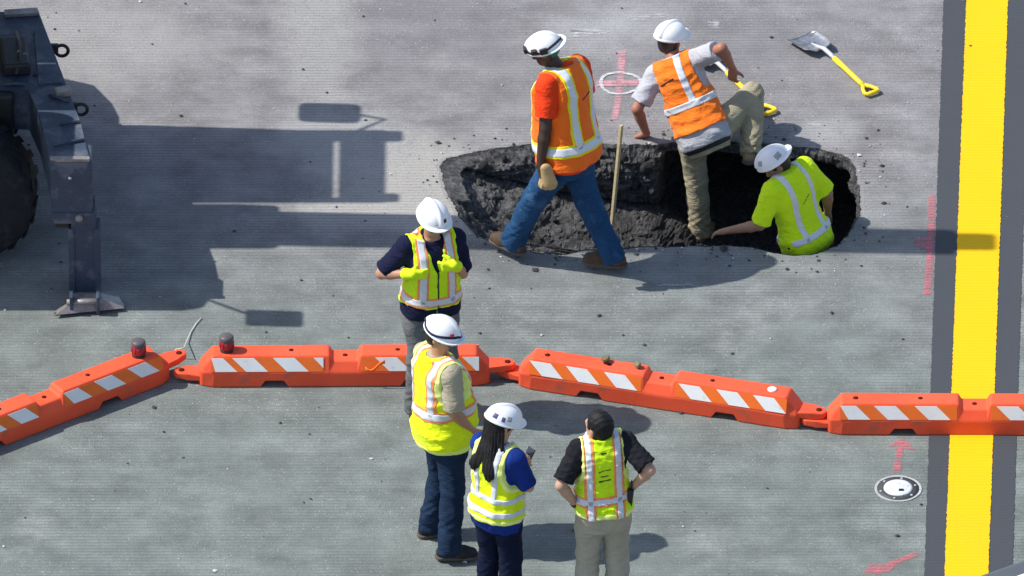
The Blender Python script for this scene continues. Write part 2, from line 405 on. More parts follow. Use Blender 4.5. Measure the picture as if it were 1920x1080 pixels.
PEOPLE = {}
def build_person(key, label, root, face, s=1.0, pelvis=None, neck=None, fwd_vec=None, hips_yaw=0.0, head=None, head_az=None, head_pitch=0.0, head_roll=0.0,
                 wrists=None, elbow_pole=None, hand_dir=None, hand_nrm=None, curl=(0.6, 0.6), ankles=None, knee_pole=None, toe_az=None,
                 bw=1.0, bd=1.0, belly=0.0, skin=None, shirt=None, sleeve=0.62, shirt_hem=-0.10, trouser=None, boot=None, vest=None, hair=None, extra=None, foldseed=1, gloves=None, boots=True, shoulder_drop=0.0, hs=0.93):
    org = Vector(root); up0 = Vector((0, 0, 1))
    o = empty('person', org); tag(o, label, 'person')
    a = R(face); fw = Vector((math.cos(a), math.sin(a), 0))
    p = Vector(pelvis) if pelvis is not None else org + up0 * 0.93 * s
    nk = Vector(neck) if neck is not None else p + (up0 * 0.998 + fw * 0.04).normalized() * 0.57 * s
    up = (nk - p).normalized(); nk = p + up * 0.57 * s
    fwd = (fw - up * fw.dot(up)).normalized(); rt = fwd.cross(up).normalized()
    T = frame(p, rt * s, fwd * s, up * s)           # torso frame, unit = metre at scale s
    T1 = frame(p, rt, fwd, up)
    ah = R(face + hips_yaw); fh = Vector((math.cos(ah), math.sin(ah), 0)); rh = fh.cross(up0)
    sh = [nk + (-up * .058 + rt * (.172 * sd) * bw - fwd * .01) * s - up * (shoulder_drop * sd) for sd in (1, -1)]     # right, left
    hp = [p + (rh * (.088 * sd) - up0 * 0.0) * s for sd in (1, -1)]
    el = []; wr = []; kn = []; an = []
    for i, sd in enumerate((1, -1)):
        tgt = wrists[i]; pole = elbow_pole[i] if elbow_pole else -fwd + rt * sd * 0.4
        e, c = ik(sh[i], Vector(tgt), .285 * s, .255 * s, Vector(pole)); el.append(e); wr.append(c)
        at = ankles[i] if ankles else org + rh * (.115 * sd * s) + up0 * .085 * s
        kp = knee_pole[i] if knee_pole else fh
        k_, c = ik(hp[i], Vector(at), .43 * s, .42 * s, Vector(kp)); kn.append(k_); an.append(c)
    hc = Vector(head) if head is not None else nk + up * .125 * s + up0 * .03 * s + fwd * .025 * s
    ha = R(head_az if head_az is not None else face); hf = Vector((math.cos(ha), math.sin(ha), 0)); pt = R(head_pitch)
    hfw = hf * math.cos(pt) - up0 * math.sin(pt); hup = up0 * math.cos(pt) + hf * math.sin(pt); hrt = hfw.cross(hup)
    if head_roll:
        rr = Matrix.Rotation(R(head_roll), 3, hfw); hup = rr @ hup; hrt = rr @ hrt
    q_ = s * hs; H = frame(hc, hrt * q_, hfw * q_, hup * q_); H1 = frame(hc, hrt, hfw, hup)
    hdirs = []
    for i in range(2):
        hd = Vector(hand_dir[i]) if hand_dir and hand_dir[i] is not None else (wr[i] - el[i]).normalized()
        hn = Vector(hand_nrm[i]) if hand_nrm and hand_nrm[i] is not None else -rt * (1, -1)[i]
        hdirs.append((hd.normalized(), hn))
    toes = []
    for i in range(2):
        ta = R(toe_az[i]) if toe_az else ah + R((-12, 12)[i]); toes.append(Vector((math.cos(ta), math.sin(ta), 0)))
    # ---- continuous body
    pts = [p, nk, hc] + sh + el + wr + kn + an
    lo = [min(q[i] for q in pts) - 0.24 * s for i in range(3)]; hi = [max(q[i] for q in pts) + 0.24 * s for i in range(3)]
    B = Field(lo, hi, 0.0065)
    pl = p - up * .2; L = None
    # torso in its own box
    tb_lo = [min(p[i], nk[i]) - .26 * s for i in range(3)]; tb_hi = [max(p[i], nk[i]) + .26 * s for i in range(3)]
    def torso_local(F):
        M = F.local(T); return M
    g = B.sub(tb_lo, tb_hi); sl, X, Y, Z = g; I = T.inverted()
    Lb = [I[i][0] * X + I[i][1] * Y + I[i][2] * Z + I[i][3] for i in range(3)]
    d = np.maximum(loft(Lb, TORSO, 0.0, bw, bd), np.maximum(-0.14 - Lb[2], Lb[2] - 0.575)) * s; B.put(sl, d, 0, 'add')
    B.rc(nk - up * .05 * s, hc - hup * .03 * s, .056 * s, .052 * s, .03)
    for i in range(2):
        B.rc(nk - up * .060 * s, sh[i] - up * .006 * s, .040 * s, .048 * s, .03); B.rc(sh[i] - up * .004 * s, el[i], .050 * s, .041 * s, .02); 
        m_ = el[i].lerp(wr[i], .3); B.rc(el[i], m_, .039 * s, .041 * s, .012); B.rc(m_, wr[i], .041 * s, .026 * s, .012)
        B.rc(hp[i], kn[i], .085 * s, .056 * s, .03); m_ = kn[i].lerp(an[i], .3); B.rc(kn[i], m_, .054 * s, .056 * s, .015); B.rc(m_, an[i], .056 * s, .036 * s, .015)
        B.rc(an[i] - up0 * .03 * s - toes[i] * .03 * s, an[i] - up0 * .045 * s + toes[i] * .13 * s, .036 * s, .028 * s, .02)
        hand_into(B, wr[i], hdirs[i][0], hdirs[i][1], s, (1, -1)[i], curl[i])
    for c, r, k in (((0, -.012, .032), (.076, .096, .09), .02), ((0, .022, -.03), (.061, .072, .082), .03), ((0, .05, -.088), (.032, .032, .025), .025),
                    ((.078, -.01, -.012), (.011, .021, .032), .008), ((-.078, -.01, -.012), (.011, .021, .032), .008)):
        B.ell(H, tuple(q for q in c), tuple(q * q_ for q in r), k)
    hp_ = lambda x, y, z: H @ Vector((x, y, z))
    B.rc(hp_(-.036, .079, .02), hp_(.036, .079, .02), .014 * q_, .014 * q_, .012)
    B.rc(hp_(0, .09, .008), hp_(0, .108, -.028), .009 * q_, .014 * q_, .008); B.rc(hp_(-.012, .096, -.032), hp_(.012, .096, -.032), .01 * q_, .01 * q_, .006)
    B.rc(hp_(-.02, .083, -.062), hp_(.02, .083, -.062), .010 * q_, .010 * q_, .006)
    for x in (-.032, .032): B.rc(hp_(x, .100, .002), hp_(x * 1.1, .100, .0), .014 * q_, .014 * q_, .008, op='cut')
    B.rc(hp_(-.02, .097, -.061), hp_(.02, .097, -.061), .0035 * q_, .0035 * q_, .004, op='cut')
    B.mesh('body', skin, o, org)
    for x in (-.031, .031):
        lathe('eye', [(.0001, -.011), (.006, -.009), (.0095, -.005), (.011, 0), (.0095, .005), (.006, .009), (.0001, .011)], Matrix.Translation(-org) @ Matrix.Translation(hp_(x, .077, .001)) @ H1.to_3x3().to_4x4(), mat('eye dark', (.03, .025, .02), .2, .5, 0.1, bump=0), o, 10)
    # ---- trousers
    ftr = Field([min(q[i] for q in [p] + kn + an) - .22 * s for i in range(3)], [max(q[i] for q in [p + up * .2] + kn + an) + .22 * s for i in range(3)], 0.008)
    g = ftr.sub(tb_lo, tb_hi); sl, X, Y, Z = g
    Lb = [I[i][0] * X + I[i][1] * Y + I[i][2] * Z + I[i][3] for i in range(3)]
    d = np.maximum(loft(Lb, TORSO, 0.013, bw, bd + belly * .4), np.maximum(-0.16 - Lb[2], Lb[2] - 0.10)) * s; ftr.put(sl, d, 0, 'add')
    for i in range(2):
        fwk = fh
        ftr.rc(hp[i] - up0 * .0, hp[i].lerp(kn[i], .35), .104 * s, .101 * s, .035); ftr.rc(hp[i].lerp(kn[i], .3), kn[i], .101 * s, .079 * s, .02)
        dn = (an[i] - kn[i]).normalized(); ce = an[i] + dn * .035 * s
        ftr.rc(kn[i], kn[i].lerp(an[i], .4), .079 * s, .078 * s, .02); ftr.rc(kn[i].lerp(an[i], .35), an[i] + dn * .06 * s, .077 * s, .073 * s, .015, cut=(ce, dn))
    Lw = [ftr.ax[0][:, None, None] - org.x, ftr.ax[1][None, :, None] - org.y, ftr.ax[2][None, None, :] - org.z]
    ftr.F += folds(Lw, foldseed + 10, .0034, (15, 15, 13)).astype(np.float32)
    msk = 0
    for i in range(2):
        for c_, r_, a_ in ((kn[i], .13, .6), (an[i] + up0 * .06, .16, 1.0), (hp[i] + fh * .05, .12, .5)):
            msk = msk + a_ * np.exp(-((Lw[0] + org.x - c_[0]) ** 2 + (Lw[1] + org.y - c_[1]) ** 2 + (Lw[2] + org.z - c_[2]) ** 2) / (r_ * s) ** 2)
    wz = 55 * Lw[2] + 30 * Lw[0] + 4.5 * np.sin(15 * Lw[0] + 12 * Lw[1] + foldseed) + 3.5 * np.sin(21 * Lw[2] + 11 * Lw[0] + foldseed * 2)
    wz2 = 48 * Lw[2] - 44 * Lw[0] + 30 * Lw[1] + 4 * np.sin(19 * Lw[2] - 12 * Lw[0] + foldseed)
    ftr.F += (0.0042 * msk * (np.sin(wz) + np.sin(wz2) - .6)).astype(np.float32)
    ftr.mesh('trousers', trouser, o, org)
    # ---- boots
    for i in range(2):
        if not boots: break
        t = toes[i]; b0 = an[i]; fb = Field([min(b0[k] - .16 * s, b0[k] + t[k] * .2 * s - .1 * s) for k in range(3)], [max(b0[k] + .16 * s, b0[k] + t[k] * .2 * s + .1 * s) for k in range(3)], 0.006)
        zt = b0.z - .082 * s; z = lambda v, h: Vector((v.x, v.y, zt + h * s))
        fb.rc(z(b0 - t * .045 * s, .045), z(b0 + t * .10 * s, .042), .046 * s, .050 * s, .02); fb.rc(z(b0 + t * .09 * s, .04), z(b0 + t * .155 * s, .036), .05 * s, .042 * s, .02)
        fb.rc(z(b0, .06), z(b0, .15), .05 * s, .052 * s, .02)
        Lz = fb.ax[2][None, None, :] - zt; fb.F = np.maximum(fb.F, .012 * s - Lz); fb.F = np.maximum(fb.F, Lz - .155 * s)
        bo = fb.mesh('boot', boot, o, org)
        fs = Field(fb.lo, fb.lo + (fb.n - 1) * 0.006, 0.006)
        fs.rc(z(b0 - t * .05 * s, .012), z(b0 + t * .155 * s, .012), .050 * s, .048 * s, .0); fs.F = np.maximum(fs.F, np.abs(fs.ax[2][None, None, :] - zt - .012 * s) - .012 * s)
        fs.mesh('sole', mat('boot sole', (.10, .085, .07), .8, .2), bo, org) if bo else None
    # ---- shirt
    ext = [p - up * .15 * s, nk] + sh + el
    fsr = Field([min(q[i] for q in ext) - .24 * s for i in range(3)], [max(q[i] for q in ext) + .24 * s for i in range(3)], 0.0075)
    Ls = fsr.local(T)
    tab = [(h_, w_, d_ * (1 + belly * math.exp(-((h_ - .13) / .16) ** 2)), c_ + belly * .07 * math.exp(-((h_ - .13) / .16) ** 2)) for h_, w_, d_, c_ in TORSO]
    fsr.F = (loft(Ls, tab, 0.017 + 0.013 * (shirt_hem < 0) * np.clip((.16 - Ls[2]) / .1, 0, 1).astype(np.float32), bw, bd) * s).astype(np.float32)
    for i in range(2):
        fsr.rc(nk - up * .052 * s, sh[i], .066 * s, .071 * s, .03)
        dn = (el[i] - sh[i]).normalized(); q = sh[i] + dn * .285 * s * sleeve
        fsr.rc(sh[i], q + dn * .05, .071 * s, .074 * s, .03, cut=(q, dn))
        if sleeve > 0.98:
            dn = (wr[i] - el[i]).normalized(); q = wr[i] - dn * .03; fsr.rc(el[i], q + dn * .03, .06 * s, .05 * s, .02, cut=(q, dn))
    if shirt_hem < 0:
        for i in range(2): fsr.rc(hp[i] + up * .03 * s, hp[i] - up * .08 * s, .114 * s, .116 * s, .03)
    fsr.F = np.maximum(fsr.F, ((Ls[2] - .590 + .35 * np.maximum(Ls[1], 0)) * s).astype(np.float32)); fsr.F = np.maximum(fsr.F, (shirt_hem - Ls[2]) * s)
    fsr.F += folds(Ls, foldseed, .0024).astype(np.float32)
    shirt_raw = fsr.F.copy(); fsr.mesh('shirt', shirt, o, org)
    # ---- vest
    if vest:
        hem = vest.get('hem', -.06)
        fv = Field([min(q[i] for q in [p + up * hem * s, nk] + sh) - .27 * s for i in range(3)], [max(q[i] for q in [p, nk] + sh) + .25 * s for i in range(3)], 0.006)
        Lv = fv.local(T); x, y, z = Lv
        vt = [(-.15, .188, .138, -.006), (0, .188, .146, -.004), (.12, .184, .140, 0), (.22, .180, .134, .006), (.34, .182, .138, .008), (.43, .184, .138, .003), (.49, .172, .122, -.004), (.535, .135, .10, -.012), (.575, .085, .08, -.014), (.64, .07, .07, -.01)]
        vt = [(h_, w_, d_ * (1 + belly * .92 * math.exp(-((h_ - .13) / .16) ** 2)), c_ + belly * .07 * math.exp(-((h_ - .13) / .16) ** 2)) for h_, w_, d_, c_ in vt]
        fv.F = (np.minimum(loft(Lv, vt, vest.get('loose', 0.008), bw, bd), loft(Lv, tab, .028 + .011 * np.clip((.16 - z) / .1, 0, 1).astype(np.float32), bw, bd)) * s).astype(np.float32)
        for i in range(2): fv.rc(nk - up * .05 * s, sh[i], .075 * s, .083 * s, .03)
        if hem < -.01:
            for i in range(2): fv.rc(hp[i] + up * .03 * s, hp[i] - up * .08 * s, .124 * s, .126 * s, .03)
        wv = vest.get('wide', .158) * bw
        armc = (np.abs(x) - (wv + np.maximum(0, .36 - z) ** 1.5 * 1.6)) * s
        F = np.maximum(fv.F, armc); F = np.maximum(F, (hem - z - 0.25 * vest.get('tail', 0) * np.maximum(-y, 0)) * s)
        rn = np.sqrt(x * x + (y + .012) ** 2); F = np.maximum(F, np.minimum((.082 - rn), 1) * s * (z > .44) + (-1) * (z <= .44))
        F = np.maximum(F, (z - .592) * s)
        if vest.get('v', True): F = np.maximum(F, np.where(y > .02, ((np.maximum(z - .30, 0)) * .30 - np.abs(x)) * s, -1) * (z > .30) + (-1) * (z <= .30))
        F = (F + folds(Lv, foldseed, .0024) + folds(Lv, foldseed + 3, .0032, (20, 20, 26))).astype(np.float32); fv.F = F
        vo = fv.mesh('vest', vest['mat'], o, org)
        silver = MATS['reflective']
        for bnd in vest['bands']:
            kind = bnd[0]
            if kind == 'h': c1 = [np.abs(z - bnd[1] - bnd[4] * x if len(bnd) > 4 else z - bnd[1]) - bnd[2]]; c0 = [np.abs(z - bnd[1] - bnd[4] * x if len(bnd) > 4 else z - bnd[1]) - bnd[3]]
            else:
                xc, hw, tw, z0, z1, sl_ = bnd[1:7]; xx = np.abs(x) if kind == 'v' else x
                side = (y < 0.0) if len(bnd) > 7 and bnd[7] == 'back' else None
                e = xx - xc - sl_ * (z - .3); lim = np.maximum(z0 - z, z - z1); c1 = [np.abs(e) - hw, lim]; c0 = [np.abs(e) - tw, lim]
                if side is not None: c1.append(y - 0.0); c0.append(y - 0.0)
            for sd in ((1, -1) if kind == 'v' else (0,)):
                hx = [-x * sd] if sd else []
                if vest.get('trim') is not None: shell_part(fv, F, .003, [q * s for q in c0 + hx], 'stripe_trim', vest['trim'], vo, org)
                shell_part(fv, F, .0055, [q * s for q in c1 + hx], 'reflective_stripe', silver, vo, org)
        for pr in vest.get('prints', []):
            x0, x1, z0, slope, th, sgn = pr; side = (y if sgn < 0 else -y)
            shell_part(fv, F, .004, [(np.maximum(x0 - x, x - x1)) * s, (np.abs(z - z0 - slope * (x - (x0 + x1) / 2)) - th) * s, side * s], 'back_print', mat('vest print', (.03, .03, .028), .8), vo, org)
        if vest.get('edge') is not None:
            shell_part(fv, F, .003, [(np.abs(z - hem - 0.012) - .016) * s], 'hem_binding', vest['edge'], vo, org)
            for sd in (1, -1): shell_part(fv, F, .003, [-(armc + .022 * s), -x * sd * s], 'armhole_binding', vest['edge'], vo, org)
        if vest.get('zip'):
            shell_part(fv, F, .004, [(np.abs(x) - .007) * s, -y * s], 'zip', mat('vest print', (.03, .03, .028), .8), vo, org)
    # ---- hair
    if hair:
        fh_ = Field([hc[i] - .2 * q_ for i in range(3)], [hc[i] + .2 * q_ for i in range(3)], 0.005)
        fh_.ell(H, (0, -.016, .034), (.087 * q_, .107 * q_, .100 * q_), 0.01); fh_.ell(H, (0, -.04, -.03), (.074 * q_, .066 * q_, .07 * q_), .03)
        Lh = fh_.local(H); x, y, z = Lh
        cutf = np.maximum(y - (.045 + .9 * np.maximum(z - .06, 0)) + .25 * np.maximum(-z, 0) * 3, -.085 - z)
        fh_.F = np.maximum(fh_.F, np.minimum(cutf, 1) * q_).astype(np.float32)
        fh_.F = np.maximum(fh_.F, -(np.sqrt((np.abs(x) - .08) ** 2 + (y + .008) ** 2 + ((z + .012) * .75) ** 2) - .027) * q_)
        fh_.F += folds(Lh, foldseed + 5, .0012, (90, 80, 70)).astype(np.float32)
        fh_.mesh('hair', hair, o, org)
    if gloves is not None:
        for i in range(2):
            fg = Field([wr[i][k] - .24 * s for k in range(3)], [wr[i][k] + .24 * s for k in range(3)], 0.006)
            hand_into(fg, wr[i], hdirs[i][0], hdirs[i][1], s, (1, -1)[i], curl[i], inflate=.003)
            dn = (wr[i] - el[i]).normalized(); fg.rc(wr[i] - dn * .04 * s, wr[i] + dn * .02 * s, .044 * s, .036 * s, .01)
            fg.mesh('glove', gloves, o, org)
    info = dict(hs=s * hs, shirt=(fsr, shirt_raw), o=o, org=org, T=T, T1=T1, H=H, H1=H1, s=s, sh=sh, el=el, wr=wr, kn=kn, an=an, hd=hdirs, p=p, nk=nk, up=up, fwd=fwd, rt=rt)
    PEOPLE[key] = info
    return info

def helmet(info, material, stickers=(), strap=None, rot=0.0, lamp=False, tilt=0.0):
    o, org, s = info['o'], info['org'], info['hs']
    H = info['H'] @ Matrix.Rotation(R(rot), 4, 'Z') @ Matrix.Rotation(R(tilt), 4, 'X'); M = H.copy(); c = H @ Vector((0, -.005, .048))
    Mh = H.to_3x3().normalized().to_4x4(); Mh.translation = c
    f = Field([c[i] - .21 for i in range(3)], [c[i] + .21 for i in range(3)], 0.0045)
    f.ell(Mh, (0, 0, 0), (.121 * s, .142 * s, .118 * s), 0)
    L = f.local(Mh); x, y, z = [q / s for q in L]
    dome = np.maximum(f.F, -z * s)
    ridge = np.maximum(np.sqrt((x / 1.0) ** 2 + ((np.sqrt(y * y + (z * 1.18) ** 2) - .138)) ** 2) - .017, .03 - z) * s
    kk = .012; hh = np.maximum(kk - np.abs(dome - ridge), 0) / kk; dome = np.minimum(dome, ridge) - hh * hh * kk * .25
    q = np.sqrt((x / .131) ** 2 + ((y - .022) / .166) ** 2); bend = z + .07 * np.maximum(np.abs(x) - .05, 0) - .05 * np.maximum(y - .1, 0)
    brim = np.maximum((q - 1) * .142, np.abs(bend) - .0055) * s
    hh = np.maximum(kk - np.abs(dome - brim), 0) / kk; F = np.minimum(dome, brim) - hh * hh * kk * .25
    inner = (np.sqrt((x / .108) ** 2 + (y / .129) ** 2 + (z / .105) ** 2) - 1) * .105 * s
    F = np.maximum(F, -inner)                       # hollow shell
    f.F = F.astype(np.float32)
    ho = f.mesh('hard_hat', material, o, org)
    for (az, elv, hw, hh_, m) in stickers:
        a, e = R(az), R(elv); d = Vector((math.cos(e) * math.sin(a), math.cos(e) * math.cos(a), math.sin(e)))
        t1 = Vector((math.cos(a), -math.sin(a), 0)); t2 = d.cross(t1)
        u = x * t1.x + y * t1.y + z * t1.z; v = x * t2.x + y * t2.y + z * t2.z; n_ = x * d.x + y * d.y + z * d.z
        A = np.maximum(np.maximum(dome - .0025, -(dome + .012)), np.maximum(np.maximum(np.abs(u) - hw, np.abs(v) - hh_), .02 - n_) * s)
        f.copy(A).mesh('sticker', m, ho, org)
    if strap is not None:
        zz = z - .028 - .012 * np.sin(2.2 * np.arctan2(x, y)); A = np.maximum(np.maximum(dome - .005, -(dome + .012)), (np.abs(zz) - .0095) * s)
        f.copy(A).mesh('strap', strap, ho, org)
    if lamp:                                        # head lamp / goggles clipped on the strap
        Ml = Matrix.Translation(-org) @ M
        for c_, h_ in (((.105, -.075, .085), (.018, .022, .018)), ((.03, -.145, .082), (.03, .012, .02)), ((.122, .0, .078), (.010, .028, .024))):
            box('head_lamp', Ml @ Vector(c_), h_, strap, ho, M.to_3x3().normalized(), .005)
    return ho

# ------------------------------------------------------------------ ground with the sinkhole
RIM_PX = [(826, 312), (838, 296), (870, 288), (905, 281), (950, 274), (1000, 270), (1060, 270), (1120, 268), (1180, 270), (1240, 270), (1300, 266), (1360, 264), (1420, 268), (1480, 274),
          (1540, 280), (1580, 288), (1600, 303), (1608, 330), (1611, 370), (1608, 410), (1594, 438), (1568, 460), (1530, 474), (1490, 479), (1450, 474), (1410, 463), (1360, 459), (1300, 460), (1240, 461),
          (1190, 464), (1140, 470), (1100, 468), (1060, 476), (1020, 475), (980, 468), (940, 458), (900, 442), (868, 415), (846, 380), (832, 345)]
rim0 = [G(*q) for q in RIM_PX]; CX = sum(q.x for q in rim0) / len(rim0); CY = (min(q.y for q in rim0) + max(q.y for q in rim0)) / 2
NR = 480
def resample(loop, n):
    pts = loop + [loop[0]]; seg = [(pts[i + 1] - pts[i]).length for i in range(len(loop))]; tot = sum(seg); out = []
    i = 0; acc = 0
    for k in range(n):
        t = tot * k / n
        while acc + seg[i] < t: acc += seg[i]; i += 1
        out.append(pts[i].lerp(pts[i + 1], (t - acc) / seg[i]))
    return out
def n1(i, seed, octs=((9, .5), (23, .3), (61, .2), (140, .12))):
    a = 2 * math.pi * i / NR; return sum(w_ * math.sin(f * a + seed * f * 1.7 + math.sin(f * .37 * a + seed)) for f, w_ in octs)
rs = resample(rim0, NR)
RIM = []
for i, q in enumerate(rs):
    d = Vector((q.x - CX, q.y - CY, 0)).normalized(); RIM.append(q + d * (.018 * n1(i, 1.3) + random.uniform(-.006, .006)))
GM = ground_material()
v = []; f = []
rings = [0, .03, .12, .5, 2.0, 8, 40, 400]
for k, rr in enumerate(rings):
    for i, q in enumerate(RIM):
        d = Vector((q.x - CX, q.y - CY, 0)); dl = d.length
        t = min(1, rr / 6.0); dd = d.normalized() * rr * (1 + (0.0))
        v.append((q.x + dd.x, q.y + dd.y, -.006 if k == 0 else 0.0))
for k in range(len(rings) - 1):
    for i in range(NR):
        a, b_ = k * NR + i, k * NR + (i + 1) % NR; f.append((a, b_, b_ + NR, a + NR))
gnd = pydata('ground', v, f, GM, None, False); tag(gnd, kind='structure')
# make sure the sheet faces up
bm = bmesh.new(); bm.from_mesh(gnd.data); bmesh.ops.recalc_face_normals(bm, faces=bm.faces[:])
if sum(fc.normal.z for fc in bm.faces) < 0: bmesh.ops.reverse_faces(bm, faces=bm.faces[:])
bm.to_mesh(gnd.data); bm.free()

# pit: pavement edge, broken base course, sloping spoil on the left, deep undercut void on the right
def pit_material():
    b = NB('broken asphalt and soil'); c = b.coord()
    sep = b.n('ShaderNodeSeparateXYZ'); b.l(c, sep.inputs[0])
    st = b.n('ShaderNodeMapping'); b.l(c, st.inputs[0]); st.inputs['Scale'].default_value = (1.6, 1.6, 9)
    lay = b.noise(st.outputs[0], 3.0, 5, 0.65); gr = b.noise(c, 34, 5, 0.7)
    k = b.ramp(b.math('ADD', b.math('MULTIPLY', lay, .5), b.math('MULTIPLY', gr, .5)), [(.36, (.03, .03, .032)), (.48, (.08, .079, .08)), (.58, (.17, .168, .165)), (.7, (.32, .315, .30))])
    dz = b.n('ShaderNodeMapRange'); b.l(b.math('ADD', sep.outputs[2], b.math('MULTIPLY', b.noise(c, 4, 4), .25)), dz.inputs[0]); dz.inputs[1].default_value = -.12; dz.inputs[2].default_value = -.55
    shaded_soil = b.ramp(gr, [(.35, (.022, .022, .022)), (.7, (.075, .073, .07))])  # soil colour darkened with depth, painting in some of the pit's shade
    k = b.mix(b.math('MULTIPLY', dz.outputs[0], .8), k, shaded_soil); b.l(k, b.b.inputs['Base Color'])
    b.b.inputs['Roughness'].default_value = .95; b.b.inputs['Specular IOR Level'].default_value = .15
    b.l(b.bump(b.math('ADD', gr, b.noise(c, 110, 4)), 1.0, .02), b.b.inputs['Normal']); return b.m
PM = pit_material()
PXM = lambda x: 960 + x * SPX
rng = np.random.RandomState(3)
lat_grid = rng.normal(size=(40, 40, 40)).astype(np.float32)
def vnoise(P, sc_):
    q = np.asarray(P, dtype=np.float64) * sc_; i = np.floor(q).astype(int); t = q - i; t = t * t * (3 - 2 * t); out = 0
    for a in (0, 1):
        for b_ in (0, 1):
            for c_ in (0, 1):
                wv = (t[:, 0] if a else 1 - t[:, 0]) * (t[:, 1] if b_ else 1 - t[:, 1]) * (t[:, 2] if c_ else 1 - t[:, 2])
                out = out + wv * lat_grid[(i[:, 0] + a) % 40, (i[:, 1] + b_) % 40, (i[:, 2] + c_) % 40]
    return out
def floor_depth(x):
    px = PXM(x)
    return float(np.interp(px, [830, 900, 1000, 1120, 1240, 1290, 1400, 1500, 1610], [-.05, -.24, -.40, -.52, -.62, -.70, -1.02, -1.05, -1.05]))
def undercut(x): return float(np.interp(PXM(x), [830, 1000, 1130, 1240, 1300, 1500, 1580, 1611], [-.12, -.14, -.06, .0, .80, .90, .55, .35]))
NV = 46; pv = []
for k in range(NV + 1):
    t = k / NV
    for i, q in enumerate(RIM):
        d = Vector((q.x - CX, q.y - CY, 0)); dn = d.normalized(); fd = floor_depth(q.x); uc = undercut(q.x)
        back = 1.0 if q.y > CY else 0.4
        if t <= .45:                      # wall: goes down to 78 % of the depth
            tt = t / .45; z = fd * .82 * tt ** .9
            sg = min(1.0, tt * 3); off = uc * back * (math.sin(min(1, tt * 1.3) * math.pi / 2) if uc < .1 else min(1, max(0, tt - .10) * 5))
            # slabs of pavement: stepped ledge under the rim
            led = .035 * (1 if tt > .12 else 0) * (1 if uc < .1 else -1)
            pt = q + dn * off - dn * led * back; pt = Vector((pt.x, pt.y, z))
        else:
            tt = (t - .45) / .55; st_ = q + dn * (uc * back)
            tgt = Vector((CX + (q.x - CX) * .82, CY + (q.y - CY) * .02, 0)); pt = st_.lerp(tgt, tt)
            z = (fd * .82) * (1 - tt) + floor_depth(pt.x) * tt; pt = Vector((pt.x, pt.y, z))
        pv.append(pt)
P = np.array([tuple(q) for q in pv]); dep = np.clip(-P[:, 2] / .10, 0, 1)
disp = (vnoise(P * [1, 1, 2.4], 4) * .036 + vnoise(P * [1, 1, 3.0] + 7, 10) * .014 + vnoise(P + 3, 31) * .010 + vnoise(P + 9, 70) * .009) * dep
strat = np.round((P[:, 2] + .03 * vnoise(P, 3)) / .075); disp += ((strat * 12.9898) % 1.0 - .5) * .05 * dep * (np.arange(len(P)) // NR < NV * .45)
ang = np.arctan2(P[:, 1] - CY, (P[:, 0] - CX) * .5)
dirv = np.stack([np.cos(ang) * .5, np.sin(ang), np.full(len(P), -.5)], 1); P = P + dirv * disp[:, None]
pf = []
for k in range(NV):
    for i in range(NR):
        a, b_ = k * NR + i, k * NR + (i + 1) % NR; pf.append((a + NR, b_ + NR, b_, a))
pf.append(tuple(NV * NR + i for i in range(NR)))
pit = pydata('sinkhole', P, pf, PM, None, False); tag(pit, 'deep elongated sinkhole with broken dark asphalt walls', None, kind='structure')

# broken lumps of asphalt lying on the spoil slope and round the edge
def rock_mesh(seed, sx, sy, sz, sub=2):
    r = random.Random(seed); bm = bmesh.new(); bmesh.ops.create_icosphere(bm, subdivisions=sub, radius=1.0)
    pl = [(Vector((r.gauss(0, 1), r.gauss(0, 1), r.gauss(0, 1))).normalized(), r.uniform(.55, .85)) for _ in range(9)]
    for vv in bm.verts:
        for n_, d_ in pl:
            t = vv.co.dot(n_)
            if t > d_: vv.co -= n_ * (t - d_)
        vv.co = Vector((vv.co.x * sx, vv.co.y * sy, vv.co.z * sz)) * (1 + r.uniform(-.05, .05))
    me = bpy.data.meshes.new('asphalt_lump'); bm.to_mesh(me); bm.free(); me.materials.append(PM); return me
rk = [rock_mesh(s_, 1.0, .8, .55) for s_ in range(5)]
spots = []
rr_ = random.Random(11)
from mathutils.bvhtree import BVHTree
bvh = BVHTree.FromPolygons([tuple(q) for q in P], pf[:-1])
for (px, py, size) in ((985, 440, .085), (1010, 452, .07), (1040, 415, .05), (900, 345, .045), (935, 372, .05), (880, 372, .04), (955, 408, .055), (1165, 300, .085), (1215, 312, .10), (1262, 318, .085), (1190, 345, .07), (1240, 352, .06), (1148, 322, .06), (1275, 292, .06), (905, 312, .06), (945, 302, .055), (1085, 300, .06), (1120, 305, .05), (1578, 312, .06), (1560, 300, .05), (920, 400, .04), (965, 340, .045)):
    d = ray(px, py).normalized(); hit = bvh.ray_cast(CAM + d * 100, d)
    if hit[0] is None: continue
    o = link('asphalt_lump', rk[rr_.randrange(5)], None, pit); o.location = hit[0] + hit[1] * 0 + Vector((0, 0, .01)); o.scale = (size * .75,) * 3; o.rotation_euler = (rr_.uniform(0, 6), rr_.uniform(0, 6), rr_.uniform(0, 6))

